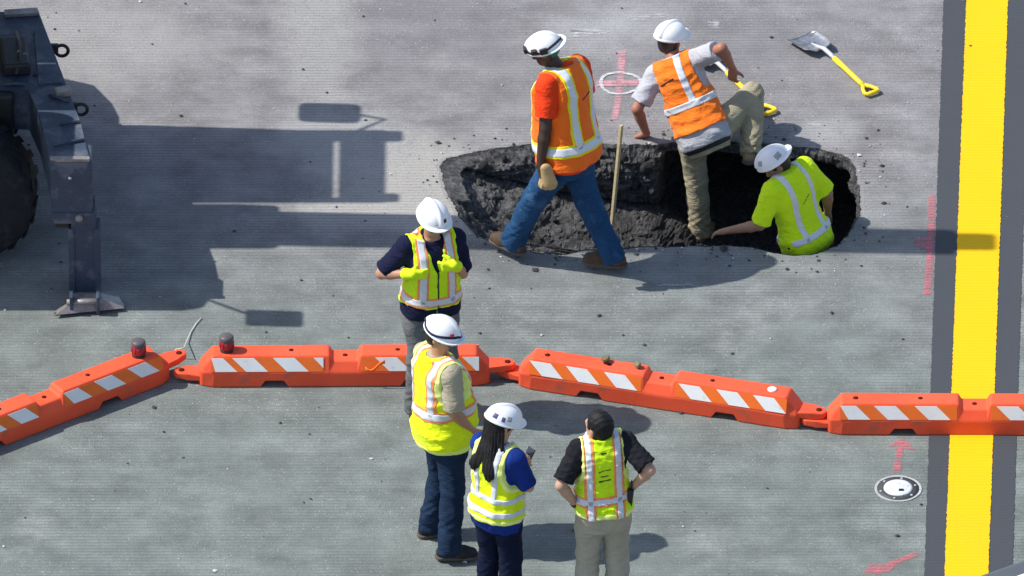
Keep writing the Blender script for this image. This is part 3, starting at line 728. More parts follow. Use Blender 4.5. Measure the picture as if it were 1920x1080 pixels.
# crumbs of asphalt and grit scattered on the pavement
def inside_rim(x, y):
    c = False; n = NR
    for i in range(n):
        a, b_ = RIM[i], RIM[i - 1]
        if (a.y > y) != (b_.y > y) and x < (b_.x - a.x) * (y - a.y) / (b_.y - a.y) + a.x: c = not c
    return c
def crumbs(name, n, seed, material, label, size, area):
    r = random.Random(seed); v = []; f = []
    for _ in range(n):
        if r.random() < .45: a = r.uniform(0, 6.283); q = RIM[r.randrange(NR)]; dd = abs(r.gauss(0, .22)) + .015; x, y = q.x + (q.x - CX) * dd * .35, q.y + (q.y - CY) * dd
        else: x, y = r.uniform(-4.2, 4.2), r.uniform(-4, 4.2)
        if inside_rim(x, y): continue
        s_ = size * r.lognormvariate(0, .5); b0 = len(v); k = [(s_ * r.uniform(.6, 1.3)) for _ in range(6)]; a = r.uniform(0, 6.28); ca, sa = math.cos(a), math.sin(a)
        for (ux, uy, uz) in ((k[0], 0, .3 * s_), (-k[1], 0, .3 * s_), (0, k[2], .3 * s_), (0, -k[3], .3 * s_), (0, 0, .8 * k[4]), (0, 0, -.1 * s_)): v.append((x + ux * ca - uy * sa, y + ux * sa + uy * ca, uz + .001))
        f += [tuple(b0 + q for q in t) for t in ((0, 2, 4), (2, 1, 4), (1, 3, 4), (3, 0, 4), (2, 0, 5), (1, 2, 5), (3, 1, 5), (0, 3, 5))]
    return tag(pydata(name, v, f, material), label, 'gravel', kind='stuff')
crumbs('asphalt_crumbs', 420, 5, mat('crumb dark', (.05, .05, .052), .9, .2), 'dark asphalt crumbs scattered over the pavement round the sinkhole', .0085, None)
crumbs('pale_grit', 300, 9, mat('crumb pale', (.5, .49, .47), .9, .2), 'pale grit scattered over the pavement', .006, None)

# ------------------------------------------------------------------ markings
def sheet(name, pts, z, material, label=None, cat=None, kind=None, jag=0.0, step=0.019, seed=1, soft=0.0):
    r = random.Random(seed); out = []
    for i in range(len(pts)):
        a, b_ = Vector(pts[i]), Vector(pts[(i + 1) % len(pts)]); L = (b_ - a).length; n = max(1, int(L / step)) if jag else 1
        nn = Vector((-(b_ - a).y, (b_ - a).x, 0)).normalized()
        for k in range(n):
            q = a.lerp(b_, k / n); out.append(q + nn * (r.uniform(-jag, jag) if k else 0))
    bm = bmesh.new(); bv = [bm.verts.new((q.x, q.y, z)) for q in out]; fc = bm.faces.new(bv); fc.normal_update()
    if fc.normal.z < 0: bmesh.ops.reverse_faces(bm, faces=[fc])
    lay = bm.verts.layers.float.new('soft_edge')
    if soft:
        outer = set(bm.verts[:]); bmesh.ops.inset_region(bm, faces=bm.faces[:], thickness=soft, use_boundary=True, use_even_offset=False)
        for q in bm.verts: q[lay] = 0.0 if q in outer else 1.0
    bmesh.ops.triangulate(bm, faces=bm.faces[:])
    me = bpy.data.meshes.new(name); bm.to_mesh(me); bm.free(); return tag(link(name, me, material), label, cat, kind=kind)
def line_edge(pxt, pxb):           # photo column at y=0 and y=1080 -> ground line extended both ways
    a, b_ = G(pxt, 0), G(pxb, 1080); d = (b_ - a); return a - d * 1.2, b_ + d * 1.0
la, lb = line_edge(1769, 1733); ra, rb = line_edge(1932, 1898)
YM = paint_material('yellow runway paint', (.86, .50, .002), .35, (.50, .36, .06, 1), .8); BM_ = paint_material('black border paint', (.060, .066, .076), .35, (.14, .14, .145, 1), .75)
tag(sheet('border_paint', [la, lb, rb, ra], .004, BM_, jag=.004, seed=3), kind='structure')
ya, yb = line_edge(1812, 1771); za, zb = line_edge(1890, 1853)
tag(sheet('yellow_line', [ya, yb, zb, za], .008, YM, jag=.0035, seed=4), kind='structure')
PINK = spray_material('pink spray paint', (.58, .15, .18), .46, 11); PINK2 = spray_material('pale pink spray paint', (.60, .30, .33), .42, 12); WHS = spray_material('white spray paint', (.62, .62, .62), .40, 16, False); WHF = spray_material('pale chalky smear', (.55, .55, .54), .50, 14)
def gp(*l): return [G(*q) for q in l]
sheet('spray_mark', soft=.022, pts=gp((1157, 95), (1176, 94), (1172, 150), (1168, 185), (1160, 226), (1144, 226), (1152, 180), (1156, 140)), z=.004, material=PINK2, label='faded pink spray paint stripe crossing the white ring', cat='paint mark', jag=.0)
sheet('spray_mark', soft=.022, pts=gp((1738, 366), (1754, 364), (1755, 425), (1752, 470), (1748, 552), (1730, 556), (1736, 470), (1712, 462), (1712, 448), (1738, 446)), z=.006, material=PINK, label='long red spray paint mark beside the black border of the yellow line', cat='paint mark', jag=.0)
sheet('spray_mark', soft=.022, pts=gp((1662, 838), (1690, 820), (1722, 845), (1695, 842), (1690, 888), (1672, 888), (1680, 842)), z=.004, material=PINK, label='red spray paint arrow pointing away from the round pavement light', cat='paint mark', jag=.0)
sheet('spray_mark', soft=.022, pts=gp((1615, 1078), (1632, 1056), (1660, 1056), (1722, 1032), (1727, 1042), (1690, 1056), (1668, 1074), (1650, 1078)), z=.004, material=PINK, label='red spray paint slash at the foot of the black border line', cat='paint mark', jag=.0)
def ring_sheet(name, c, r0, r1, z, material, label, cat, wob=.006, seed=2):
    r = random.Random(seed); v = []; f = []; n = 64
    for k in range(n):
        a = 2 * math.pi * k / n; j = wob * math.sin(3 * a + 1) + r.uniform(-wob, wob) * .5
        for q in (r0 + j, r1 + j): v.append((c.x + q * math.cos(a), c.y + q * math.sin(a), z))
    for k in range(n): f.append((2 * k, 2 * k + 1, (2 * k + 3) % (2 * n), (2 * k + 2) % (2 * n)))
    return tag(pydata(name, v, f, material), label, cat)
sheet('spray_mark', soft=.012, pts=gp((1118, 152), (1207, 150), (1207, 162), (1118, 164)), z=.006, material=PINK2, label='short pale pink bar lying across the inside of the white ring', cat='paint mark')
ring_sheet('spray_ring', G(1163, 157), .135, .16, .008, WHS, 'hand sprayed white ring behind the sinkhole', 'paint mark')
for pts, lb_ in (((( 1060, 55), (1130, 50), (1140, 66), (1075, 72)), 'pale smear on the pavement between the two orange vests'), (((1326, 38), (1350, 38), (1352, 54), (1328, 54)), 'small pale blotch on the pavement right of the crouching worker'),
                 (((1180, 30), (1250, 24), (1258, 32), (1190, 42)), 'pale scrape on the pavement left of the crouching worker'), (((1510, 230), (1545, 226), (1540, 240), (1515, 238)), 'pale blotch at the back edge of the sinkhole'),
                 (((1228, 533), (1302, 532), (1302, 537), (1230, 538)), 'short white scratch in the shadow of the walking worker')):
    sheet('pale_smear', gp(*pts), .004, WHF, lb_, 'stain', jag=.012, step=.03, soft=.03)

# in-pavement light
def pavement_light():
    c = G(1684, 917); o = empty('pavement_light', c); tag(o, 'round flush runway light with pale metal lid beside the black border line', 'runway light')
    M = Matrix.Translation((0, 0, .0))
    lathe('collar', [(.150, .001), (.160, .004), (.166, .004), (.168, .001)], M, mat('light collar', (.42, .43, .42), .6, .4, .3), o, 40) if False else None
    pale = mat('light collar', (.40, .41, .40), .6, .4, .25, dirt=((.12, .12, .12), 20, .55, .7))
    def annulus(name, r0, r1, z0, z1, m):
        v = []; f = []; n = 40
        for k in range(n):
            a = 2 * math.pi * k / n
            for r_, z_ in ((r0, z0), (r0, z1), (r1, z1), (r1, z0)): v.append((r_ * math.cos(a), r_ * math.sin(a), z_))
        for k in range(n):
            for q in range(4): f.append((4 * k + q, 4 * ((k + 1) % n) + q, 4 * ((k + 1) % n) + (q + 1) % 4, 4 * k + (q + 1) % 4))
        return pydata(name, v, f, m, o, False)
    annulus('collar', .150, .167, 0, .006, pale)
    lathe('housing', [(.150, 0), (.150, .004), (.105, .008), (.0001, .009)], M, mat('light housing', (.05, .055, .055), .6, .4, .3), o, 40)
    lathe('lid', [(.105, .006), (.100, .016), (.085, .021), (.0001, .022)], M, mat('light lid', (.62, .64, .68), .45, .5, .2, dirt=((.3, .3, .32), 26, .55, .5)), o, 40)
    box('lens_slot', (.02, -.045, .022), (.018, .012, .006), mat('light lens', (.01, .01, .012), .15, .6, .1), o, bevel=.003)
    for k in range(6):
        a = k * math.pi / 3 + .3; lathe('bolt', [(.010, .004), (.010, .010), (.0001, .011)], Matrix.Translation((.128 * math.cos(a), .128 * math.sin(a), 0)), pale, o, 8)
pavement_light()

# ------------------------------------------------------------------ barricades
OR = mat('orange barricade plastic', (.84, .098, .038), .55, .3, .16, 3.0, .12, 60, dirt=((.36, .12, .075), 5, .56, .55)); ORD = mat('orange sheeting', (.86, .16, .018), .45, .4, .10, 6, .05)
WHT = mat('white sheeting', (.80, .80, .80), .42, .4, .06, 8, .04, dirt=((.50, .44, .40), 14, .60, .55)); HOLE_SHADE = mat('hole shade', (.09, .012, .006), .9, .1, .2)
BL, BW, BH = 2.08, .222, .245
def barricade(label, a_px, b_px, stripes, ends=True, caps=()):
    """a_px, b_px: photo points of the front bottom corners (left, right) on the ground"""
    a, b_ = G(*a_px), G(*b_px); d = (b_ - a).normalized(); rz = math.atan2(d.y, d.x)
    o = empty('barricade', a, rz); tag(o, label, 'barricade', 'orange barricades linked in a row')
    def ring(x, zb, zt, ws, tw=.072):
        hw = BW / 2 * ws; c = BW / 2; zm = min(.118, zt - .01)
        tw = tw * ws; return [(x, c - hw, zb), (x, c - hw, zm), (x, c - tw, zt), (x, c + tw, zt), (x, c + hw, zm), (x, c + hw, zb)]
    st = [(0, 0, .128, .55), (.018, 0, .150, .80), (.10, 0, BH, 1)]
    def fork(x0): return [(x0, 0, BH, 1), (x0 + .035, .052, BH, 1), (x0 + .165, .052, BH, 1), (x0 + .20, 0, BH, 1)]
    st += fork(.44) + [(.93, 0, BH, 1), (.955, 0, .200, 1), (1.135, 0, .200, 1), (1.16, 0, BH, 1)] + fork(1.44) + [(BL - .10, 0, BH, 1), (BL - .018, 0, .150, .80), (BL, 0, .128, .55)]
    v = []; f = []
    for s_ in st: v += ring(*s_)
    n = len(st)
    for i in range(n - 1):
        for k in range(6): f.append((i * 6 + k, i * 6 + (k + 1) % 6, (i + 1) * 6 + (k + 1) % 6, (i + 1) * 6 + k))
    f.append((5, 4, 3, 2, 1, 0)); f.append(tuple((n - 1) * 6 + k for k in range(6)))
    body = pydata('body', v, f, OR, o)
    bm = bmesh.new(); bm.from_mesh(body.data); bmesh.ops.recalc_face_normals(bm, faces=bm.faces[:]); bm.to_mesh(body.data); bm.free()
    bv = body.modifiers.new('bevel', 'BEVEL'); bv.width = .011; bv.segments = 2; bv.limit_method = 'ANGLE'; bv.angle_limit = R(20)
    # front sheeting plane: from (y=0, z=.118) to (y=BW/2-.072, z=BH)
    y1 = BW / 2 - .072; sl = Vector((0, y1, BH - .118)); nrm = Vector((0, -(BH - .118), y1)).normalized()
    def fp(x, t, off): q = Vector((x, 0, .118)) + sl * t + nrm * off; return (q.x, q.y, q.z)
    def back(x, t, off): q = fp(x, t, off); return (q[0], BW - q[1], q[2])
    def plate(name, quad, off, m, fn, flip=False):
        lo = [fn(x, t, -.002) for x, t in quad]; hi = [fn(x, t, off) for x, t in quad]; vv = lo + hi; nq = len(quad)
        ff = [tuple(range(nq, 2 * nq)), tuple(range(nq))[::-1]] + [(i, (i + 1) % nq, nq + (i + 1) % nq, nq + i) for i in range(nq)]
        ob = pydata(name, vv, ff, m, o)
        bm = bmesh.new(); bm.from_mesh(ob.data); bmesh.ops.recalc_face_normals(bm, faces=bm.faces[:]); bm.to_mesh(ob.data); bm.free(); return ob
    for (x0, x1, ws) in stripes:
        for fn in (fp, back):
            plate('sheeting', [(x0, .10), (x1, .10), (x1, .88), (x0, .88)], .0022, ORD, fn)
            for xs in ws:
                tl, tr = max(xs, x0), min(xs + .155, x1); bl_, br = max(xs + .10, x0), min(xs + .255, x1)
                quad = [(bl_, .11), (br, .11)] + ([(x1, .11 + .76 * (1 - max(0, (br - x1) / .1)))] if False else []) + [(tr, .87), (tl, .87)]
                if tr <= tl or br <= bl_:
                    if tr > tl: quad = [(min(x1, tl + .1), .3), (tr, .87), (tl, .87)]
                    else: continue
                plate('white_stripe', quad, .0042, WHT, fn)
    # holes on the top deck: raised discs coloured as the shade inside
    for x, z, rr, ring_ in ((.20, BH, .020, True), (.66, BH, .017, False), (1.045, .200, .018, False), (1.42, BH, .017, False)):
        M = Matrix.Translation((x, BW / 2, z))
        lathe('drain_hole_shade', [(rr, -.004), (rr, .0022), (.0001, .0026)], M, HOLE_SHADE, o, 16)
    for x, m in caps: lathe('cap', [(.034, -.004), (.034, .006), (.028, .011), (.0001, .012)], Matrix.Translation((x, BW / 2, BH)), m, o, 20)
    # hitches: high tongue with pin hole on the right end, low tongue on the left
    def tongue(x, z, sgn, wd):
        pts = [(x, BW / 2 - wd), (x + sgn * .10, BW / 2 - wd * .8), (x + sgn * .185, BW / 2 - .038), (x + sgn * .205, BW / 2), (x + sgn * .185, BW / 2 + .038), (x + sgn * .10, BW / 2 + wd * .8), (x, BW / 2 + wd)]
        if sgn < 0: pts = pts[::-1]
        t = prism('hitch', pts, z, z + .05, OR, o, .010)
        lathe('pin_hole_shade', [(.022, .046), (.022, .0535), (.0001, .054)], Matrix.Translation((x + sgn * .145, BW / 2, z)), HOLE_SHADE, t, 16)  # dark disc, coloured as the shade in the pin hole
    tongue(BL - .02, .085, 1, .075); tongue(.02, .030, -1, .075)
    return o
S3 = [(.10, .93, (.10 - .02, .37, .65)), (1.16, 1.98, (1.16, 1.47, 1.76))]
b1 = barricade('orange barricade set at a slant at the left edge, with one red lamp', tuple((322 - 452, 718 + 172)), (322, 716), [(.10, .93, (.12, .40, .68)), (1.16, 2.0, (1.13, 1.42, 1.71))])
b2 = barricade('orange barricade with a red lamp on its left end, behind the two talking men', (373, 727), (915, 724), [(.09, .89, (.02, .24, .53, .82)), (1.16, 2.0, (1.26, 1.60, 1.88))])
b3 = barricade('orange barricade with two brown lumps and a white cap on its top', (968, 727), (1478, 806), [(.09, .92, (.09, .36, .64)), (1.17, 1.99, (1.19, 1.47, 1.74))], caps=((1.86, WHT),))
b4 = barricade('orange barricade lying across the yellow line', (1551, 816), (2092, 818), [(.09, .92, (.05, .33, .62)), (1.16, 1.98, (1.20, 1.48, 1.76))])
# white ring round the first hole of the third barricade
def on_barr(o, x, y, z): return o.matrix_basis @ Vector((x, y, z))
# hazard lamps
def hazard_lamp(p, label, tilt):
    o = empty('hazard_lamp', p); tag(o, label, 'warning lamp', 'red lamps on the barricades')
    M = Matrix.Rotation(R(tilt), 4, 'Y')
    lathe('base', [(.030, -.002), (.048, .0), (.048, .018), (.040, .024)], M, mat('lamp base', (.035, .03, .03), .6, .4), o, 20)
    lathe('lens', [(.040, .022), (.050, .028), (.051, .060), (.049, .085), (.044, .092), (.0001, .094)], M, mat('red lamp lens', (.36, .014, .03), .18, .6, .25, 20, .1, 80), o, 24)
    for k in range(12):
        a = 2 * math.pi * k / 12; q0 = M @ Vector((.0515 * math.cos(a), .0515 * math.sin(a), .032)); q1 = M @ Vector((.0505 * math.cos(a), .0505 * math.sin(a), .082)); tube('rib', [q0, q1], .0035, MATS['red lamp lens'], o, 6)
    lathe('cap', [(.050, .090), (.052, .096), (.050, .118), (.042, .126), (.0001, .128)], M, mat('lamp cap', (.10, .085, .09), .45, .4), o, 24)
hazard_lamp(on_barr(b1, 1.86, BW / 2, BH), 'red hazard lamp on the right end of the slanted left barricade', 0)
hazard_lamp(on_barr(b2, .20, BW / 2, BH), 'red hazard lamp on the left end of the barricade behind the men', 0)
for x, lb_, sd in ((.62, 'larger brown lump resting on the barricade top, nearer the men', 1), (.86, 'smaller brown lump resting on the barricade top, next to the notch', 2)):
    me = rock_mesh(20 + sd, 1, .8, .9, 3); me.materials.clear(); me.materials.append(mat('brown stone', (.20, .165, .10), .85, .2, .4, 30))
    o = link('stone', me); o.location = on_barr(b3, x, BW / 2 + .02, BH + .026); s_ = .044 if sd == 1 else .036; o.scale = (s_, s_ * .8, s_); o.rotation_euler = (.2, .3, sd)
    tag(o, lb_, 'stone', 'brown lumps on the barricade')
# loose curl of sheeting on barricade 2
pts = [on_barr(b2, 1.19 + .14 * t, -.005 - .012 * math.sin(t * 3), .16 + .05 * t ** 2 - .02 * math.sin(t * 6)) for t in np.linspace(0, 1, 9)]
cu = []; cf = []
for q in pts: cu += [q + Vector((0, 0, .012)), q - Vector((0, 0.004, .012)), q - Vector((0, -.003, .012)), q + Vector((0, .004, .012))]
for i in range(8):
    for k in range(4): cf.append((4 * i + k, 4 * i + (k + 1) % 4, 4 * i + 4 + (k + 1) % 4, 4 * i + 4 + k))
cf += [(3, 2, 1, 0), (32, 33, 34, 35)]
tag(pydata('loose_tape', cu, cf, ORD, None, True), 'curled loose end of orange tape hanging on the barricade behind the men', 'tape')
# thin pale wire near barricade 1/2
wp = [G(318, 672, .03), G(330, 655, .08), G(345, 652, .10), G(350, 640, .02), G(358, 622, .01), G(368, 606, .01), G(383, 590, .01)]
ws = [];
for i in range(len(wp) - 1):
    for t in (0, .33, .66): ws.append(wp[i].lerp(wp[i + 1], t))
tag(tube('wire', ws, .004, mat('pale wire', (.6, .6, .56), .6, .3), None, 6), 'thin pale wire curling over the gap between two barricades', 'wire')

# ------------------------------------------------------------------ shovels and stake
YP = mat('yellow shovel plastic', (.88, .62, .02), .4, .45, .08, 12, .05); STEEL = mat('worn steel', (.36, .36, .38), .38, .5, .3, 14, .2, 60, .75, dirt=((.12, .10, .09), 12, .52, .7)); STL2 = mat('bright socket steel', (.62, .62, .64), .4, .5, .15, 14, .1, 60, .4)
def shovel(tip_px, grip_px, label):
    a, b_ = G(*tip_px), G(*grip_px); d = b_ - a; L = d.length; o = empty('shovel', a, math.atan2(d.y, d.x)); tag(o, label, 'shovel', 'yellow handled shovels on the pavement')
    # local x: blade tip (0) -> grip (L); blade is a dished square-point plate
    v = []; f = []; nx, ny = 9, 9; th = .003
    for side in (1, 0):
        for i in range(nx):
            for j in range(ny):
                u, w_ = i / (nx - 1), j / (ny - 1) * 2 - 1; x = .27 * u - .012 * (1 - abs(w_) ** 2) * (1 - u); hw = .112 + .012 * (1 - u) - (.03 * max(0, u - .8) / .2)
                z = .012 + .030 * abs(w_) ** 2.2 + .03 * u - .012 * math.exp(-(w_ / .12) ** 2) * 0 + .018 * u * math.exp(-(w_ / .2) ** 2); v.append((x, hw * w_, z + (th if side else 0)))
    N = nx * ny
    for i in range(nx - 1):
        for j in range(ny - 1):
            q = i * ny + j; f.append((q, q + ny, q + ny + 1, q + 1)); f.append((N + q, N + q + 1, N + q + ny + 1, N + q + ny))
    bd = [i * ny for i in range(nx)] + [(nx - 1) * ny + j for j in range(1, ny)] + [i * ny + ny - 1 for i in range(nx - 2, -1, -1)] + [j for j in range(ny - 2, 0, -1)]
    for i in range(len(bd)): q, w_ = bd[i], bd[(i + 1) % len(bd)]; f.append((q, w_, N + w_, N + q))
    pydata('blade', v, f, STEEL, o, True)
    tube('socket', [(.15, 0, .045), (.24, 0, .062), (.31, 0, .082), (.40, 0, .075), (.46, 0, .064)], .017, STL2, o, 12, radii=[.006, .012, .017, .0175, .0185])
    tube('shaft', [(.44, 0, .067), (.60, 0, .05), (L - .17, 0, .030), (L - .12, 0, .028)], .018, YP, o, 12, radii=[.0205, .020, .019, .021])
    gx = L - .13
    tube('grip', [(gx, 0, .028), (gx + .05, .035, .028), (gx + .10, .056, .028), (gx + .125, .048, .028), (gx + .128, 0, .028), (gx + .125, -.048, .028), (gx + .10, -.056, .028), (gx + .05, -.035, .028), (gx, 0, .028)], .015, YP, o, 10, radii=[.018, .015, .014, .016, .017, .016, .014, .015, .018])
    return o
shovel((1500, 74), (1637, 180), 'yellow handled shovel lying on open pavement at the upper right')
shovel((1302, 100), (1445, 217), 'yellow handled shovel lying behind the crouching worker, only its grip showing')
st_b = J(1149, 402, G(1150, 345).y); st_t = J(1165, 235, G(1150, 345).y + .10)
stk = empty('wooden_stake', st_b); tag(stk, 'thin pale wooden stake standing in the sinkhole by the walking worker', 'stake')
dd = (st_t - st_b); q = dd.to_track_quat('Z', 'X').to_matrix()
box('shaft', dd / 2 + dd.normalized() * -.06, (.016, .011, dd.length / 2 + .06), mat('pale wood', (.50, .41, .23), .75, .25, .2, 20, .2), stk, q, .003)

# ------------------------------------------------------------------ excavator on outriggers at the left
DK = mat('dark blue grey machine paint', (.046, .064, .098), .6, .35, .3, 5, .15, 40, dirt=((.17, .175, .185), 5, .50, .5)); DK2 = mat('black steel', (.02, .021, .024), .55, .4, .3, 8); TYRE = mat('tyre rubber', (.022, .024, .028), .9, .2, .3, 12, .5, 30, dirt=((.06, .06, .06), 6, .55, .4))
MY = mat('excavator yellow', (.55, .33, .03), .45, .4, .15, 4, dirt=((.16, .12, .08), 4, .55, .5)); CH = mat('hydraulic chrome', (.6, .6, .62), .2, .5, .05, metal=.9); GL = mat('cab glass', (.02, .025, .03), .08, .5, .1, bump=0); PADM = mat('worn pad steel', (.30, .28, .27), .5, .4, .35, 18, .3, 50, .4, dirt=((.10, .08, .07), 9, .5, .6))
ex = empty('excavator', G(-60, 480)); EO = ex.location.copy(); tag(ex, 'dark wheeled excavator propped on an outrigger at the left edge of the photo', 'excavator')
def L_(p): return Vector(p) - EO
ZD = 1.15
def pz(px, py, z): return G(px, py, z) - EO
# outrigger cross beam (deck) seen from above
deck = [pz(8, 22, ZD), pz(72, 18, ZD), pz(106, 110, ZD), pz(128, 170, ZD), pz(152, 232, ZD), pz(168, 292, ZD), pz(94, 302, ZD), pz(74, 215, ZD), pz(56, 168, ZD), pz(-20, 164, ZD), pz(-500, 164, ZD), pz(-500, 22, ZD)]
prism('chassis', [(q.x, q.y) for q in deck], ZD - .34 - EO.z, ZD - EO.z, DK, ex, .012)
# raised plates and weld ribs on the beam top
prism('deck_plate', [(q.x, q.y) for q in (pz(64, 60, ZD), pz(84, 64, ZD), pz(118, 158, ZD), pz(72, 160, ZD))], ZD, ZD + .018, DK, ex, .004)
for (a_, b_) in (((92, 178), (128, 190)), ((112, 232), (150, 228)), ((100, 272), (158, 262)), ((62, 138), (98, 140)), ((8, 158), (48, 158))):
    q0, q1 = pz(*a_, ZD + .012), pz(*b_, ZD + .012); tube('weld_rib', [q0, q0.lerp(q1, .5) + Vector((0, 0, .006)), q1], .012, DK, ex, 6)
bm = bmesh.new(); 
box('lit_sliver', pz(118, 172, ZD + .03), (.06, .035, .03), PADM, ex, Matrix.Rotation(R(20), 3, 'Z'), .008)  # pale steel block paints in a sunlit sliver on the deck
box('hose_box', pz(28, 105, ZD + .05), (.10, .20, .05), DK2, ex, Matrix.Rotation(R(6), 3, 'Z'), .02)
hp = [pz(30, 60, ZD + .05), pz(36, 80, ZD + .12), pz(36, 110, ZD + .10), pz(30, 140, ZD + .04)]
tube('hose', hp, .016, DK2, ex, 8)
prism('lit_lip', [(q.x, q.y) for q in (pz(8, 24, ZD), pz(70, 20, ZD), pz(74, 30, ZD), pz(8, 34, ZD))], ZD + .002, ZD + .03, PADM, ex, .004)  # pale steel strip paints in the sunlit far edge of the deck
# tie-down rings on the right flank
def ring_at(px, py, name):
    c = pz(px, py, ZD - .10); v = []; f = []; Rr, r = .046, .013; n, m = 24, 8
    for i in range(n):
        a = 2 * math.pi * i / n
        for j in range(m):
            b_ = 2 * math.pi * j / m; v.append((c.x + (Rr + r * math.cos(b_)) * math.cos(a), c.y + r * math.sin(b_), c.z + (Rr + r * math.cos(b_)) * math.sin(a)))
    for i in range(n):
        for j in range(m): f.append((i * m + j, ((i + 1) % n) * m + j, ((i + 1) % n) * m + (j + 1) % m, i * m + (j + 1) % m))
    pydata(name, v, f, DK2, ex, True); box('ring_lug', c + Vector((-.055, 0, .02)), (.03, .018, .035), DK2, ex, None, .006)
ring_at(116, 95, 'tie_ring'); ring_at(152, 205, 'tie_ring')
# near outrigger: housing, telescoping leg, cylinder rod, foot pad
YN = G(130, 552).y
def face_box(name, x0, x1, y0, y1, ydepth, m, Y=YN, bev=.012):
    a, b_ = J(x0, y1, Y), J(x1, y0, Y); c = (a + b_) / 2 + Vector((0, ydepth / 2, 0)) - EO
    return box(name, c, (abs(b_.x - a.x) / 2, ydepth / 2, abs(b_.z - a.z) / 2), m, ex, None, bev)
h_ = face_box('outrigger_housing', 96, 172, 304, 414, .24, DK); face_box('lit_cap_strip', 94, 168, 298, 304, .04, PADM, YN - .005, .004)  # cap in pale steel paints in the housing's sunlit top edge
face_box('housing_lip', 100, 178, 400, 420, .25, DK, YN - .012, .006); face_box('leg_sleeve', 104, 128, 412, 428, .20, DK2, YN + .01); face_box('leg_sleeve', 160, 178, 410, 420, .20, DK2, YN + .01)
lg = face_box('outrigger_leg', 136, 180, 405, 572, .15, DK, YN + .03, .008); face_box('leg_flange', 130, 139, 430, 560, .16, DK, YN + .02, .003); face_box('leg_flange', 178, 187, 430, 560, .16, DK, YN + .02, .003)
c = J(148, 408, YN - .01) - EO; lathe('pin', [(.028, -.02), (.028, .02), (.02, .03), (.0001, .031)], Matrix.Translation(c) @ Matrix.Rotation(R(90), 4, 'X'), PADM, ex, 14)
c = J(131, 333, YN - .004) - EO; lathe('grease_nipple', [(.016, -.01), (.016, .01), (.008, .02), (.0001, .021)], Matrix.Translation(c) @ Matrix.Rotation(R(90), 4, 'X'), CH, ex, 10)
pad = [G(101, 592), G(234, 579), G(222, 560), G(140, 556)]
prism('foot_pad', [(q.x - EO.x, q.y - EO.y) for q in pad], .006, .03, PADM, ex, .004)
pb_ = [G(102, 591, .03), G(233, 578, .03), G(224, 558, .03), G(122, 566, .03)]; pt_ = [G(136, 566, .10), G(192, 561, .10), G(190, 550, .10), G(138, 553, .10)]
pydata('pad_cone', [q - EO for q in pb_ + pt_], [(0, 1, 5, 4), (1, 2, 6, 5), (2, 3, 7, 6), (3, 0, 4, 7), (4, 5, 6, 7)], PADM, ex)
for px in (134, 184):
    q = G(px, 566, .09) - EO; box('pad_lug', q, (.012, .05, .07), DK, ex, None, .004)
c = (G(146, 566, .10) - EO); lathe('pad_pin', [(.02, -.13), (.02, .13)], Matrix.Translation(c + Vector((.05, 0, 0))) @ Matrix.Rotation(R(90), 4, 'Y'), PADM, ex, 12)
# wheels
def wheel(cx, cy, cz, rad, wd, side=-1):
    M = Matrix.Translation(Vector((cx, cy, cz)) - EO) @ Matrix.Rotation(R(90), 4, 'X')
    t = lathe('tyre', [(rad * .55, -wd / 2), (rad * .9, -wd / 2), (rad * .97, -wd * .42), (rad, -wd * .3), (rad, wd * .3), (rad * .97, wd * .42), (rad * .9, wd / 2), (rad * .55, wd / 2)], M, TYRE, ex, 48)
    lathe('rim', [(rad * .56, -wd * .3), (rad * .56, wd * .42), (rad * .5, wd * .44), (rad * .42, wd * .25), (rad * .2, wd * .2), (rad * .18, wd * .4), (.0001, wd * .41)], M, MY, t, 32)
    n = 22
    for k in range(n):
        a = 2 * math.pi * k / n
        for sd in (-1, 1):
            q = Vector((math.cos(a + sd * .06) * rad * .995, math.sin(a + sd * .06) * rad * .995, sd * wd * .22)); rot = M.to_3x3() @ Matrix.Rotation(a, 3, 'Z') @ Matrix.Rotation(sd * .5, 3, 'X')
            bm = bmesh.new(); box_bm(bm, M @ q, (.004, .03, wd * .26), rot); bm_obj('tread_lug', bm, TYRE, t, 0)
wheel(-3.93, .50, .52, .50, .42); 
wheel(-6.6, .50, .52, .50, .42)
tube('axle', [Vector((-3.93, .4, .55)) - EO, Vector((-3.93, 2.2, .55)) - EO], .12, DK2, ex, 14)
wheel(-3.95, 2.05, .52, .50, .42); wheel(-6.6, 2.05, .52, .50, .42)
box('inner_frame', Vector((-5.6, 1.15, .95)) - EO, (2.0, .35, .18), DK2, ex, None, .02)
# upper structure (mostly beyond the frame): slew ring, engine house, cab, counterweight, boom, mirrors
lathe('slew_ring', [(.62, 0), (.62, .2)], Matrix.Translation(Vector((-5.4, 1.05, ZD)) - EO), DK2, ex, 32)
def pb(name, x0, x1, y0, y1, z0, z1, m, bev=.05): return box(name, Vector(((x0 + x1) / 2, (y0 + y1) / 2, (z0 + z1) / 2)) - EO, ((x1 - x0) / 2, (y1 - y0) / 2, (z1 - z0) / 2), m, ex, None, bev, 3)
pb('engine_house', -7.2, -4.28, -.18, .62, 1.36, 2.62, MY, .14); pb('house_middle', -7.2, -4.62, .62, 1.28, 1.36, 2.55, DK2, .05); pb('counterweight', -7.9, -7.2, -.2, 2.2, 1.36, 2.5, MY, .12)
pb('cab_floor', -5.2, -3.84, 1.30, 2.26, 1.36, 1.75, MY, .04); 
for x in (-5.16, -4.30, -3.86):
    for y in (1.33, 2.23): pb('cab_post', x - .04, x + .04, y - .03, y + .03, 1.74, 3.12, MY, .01)
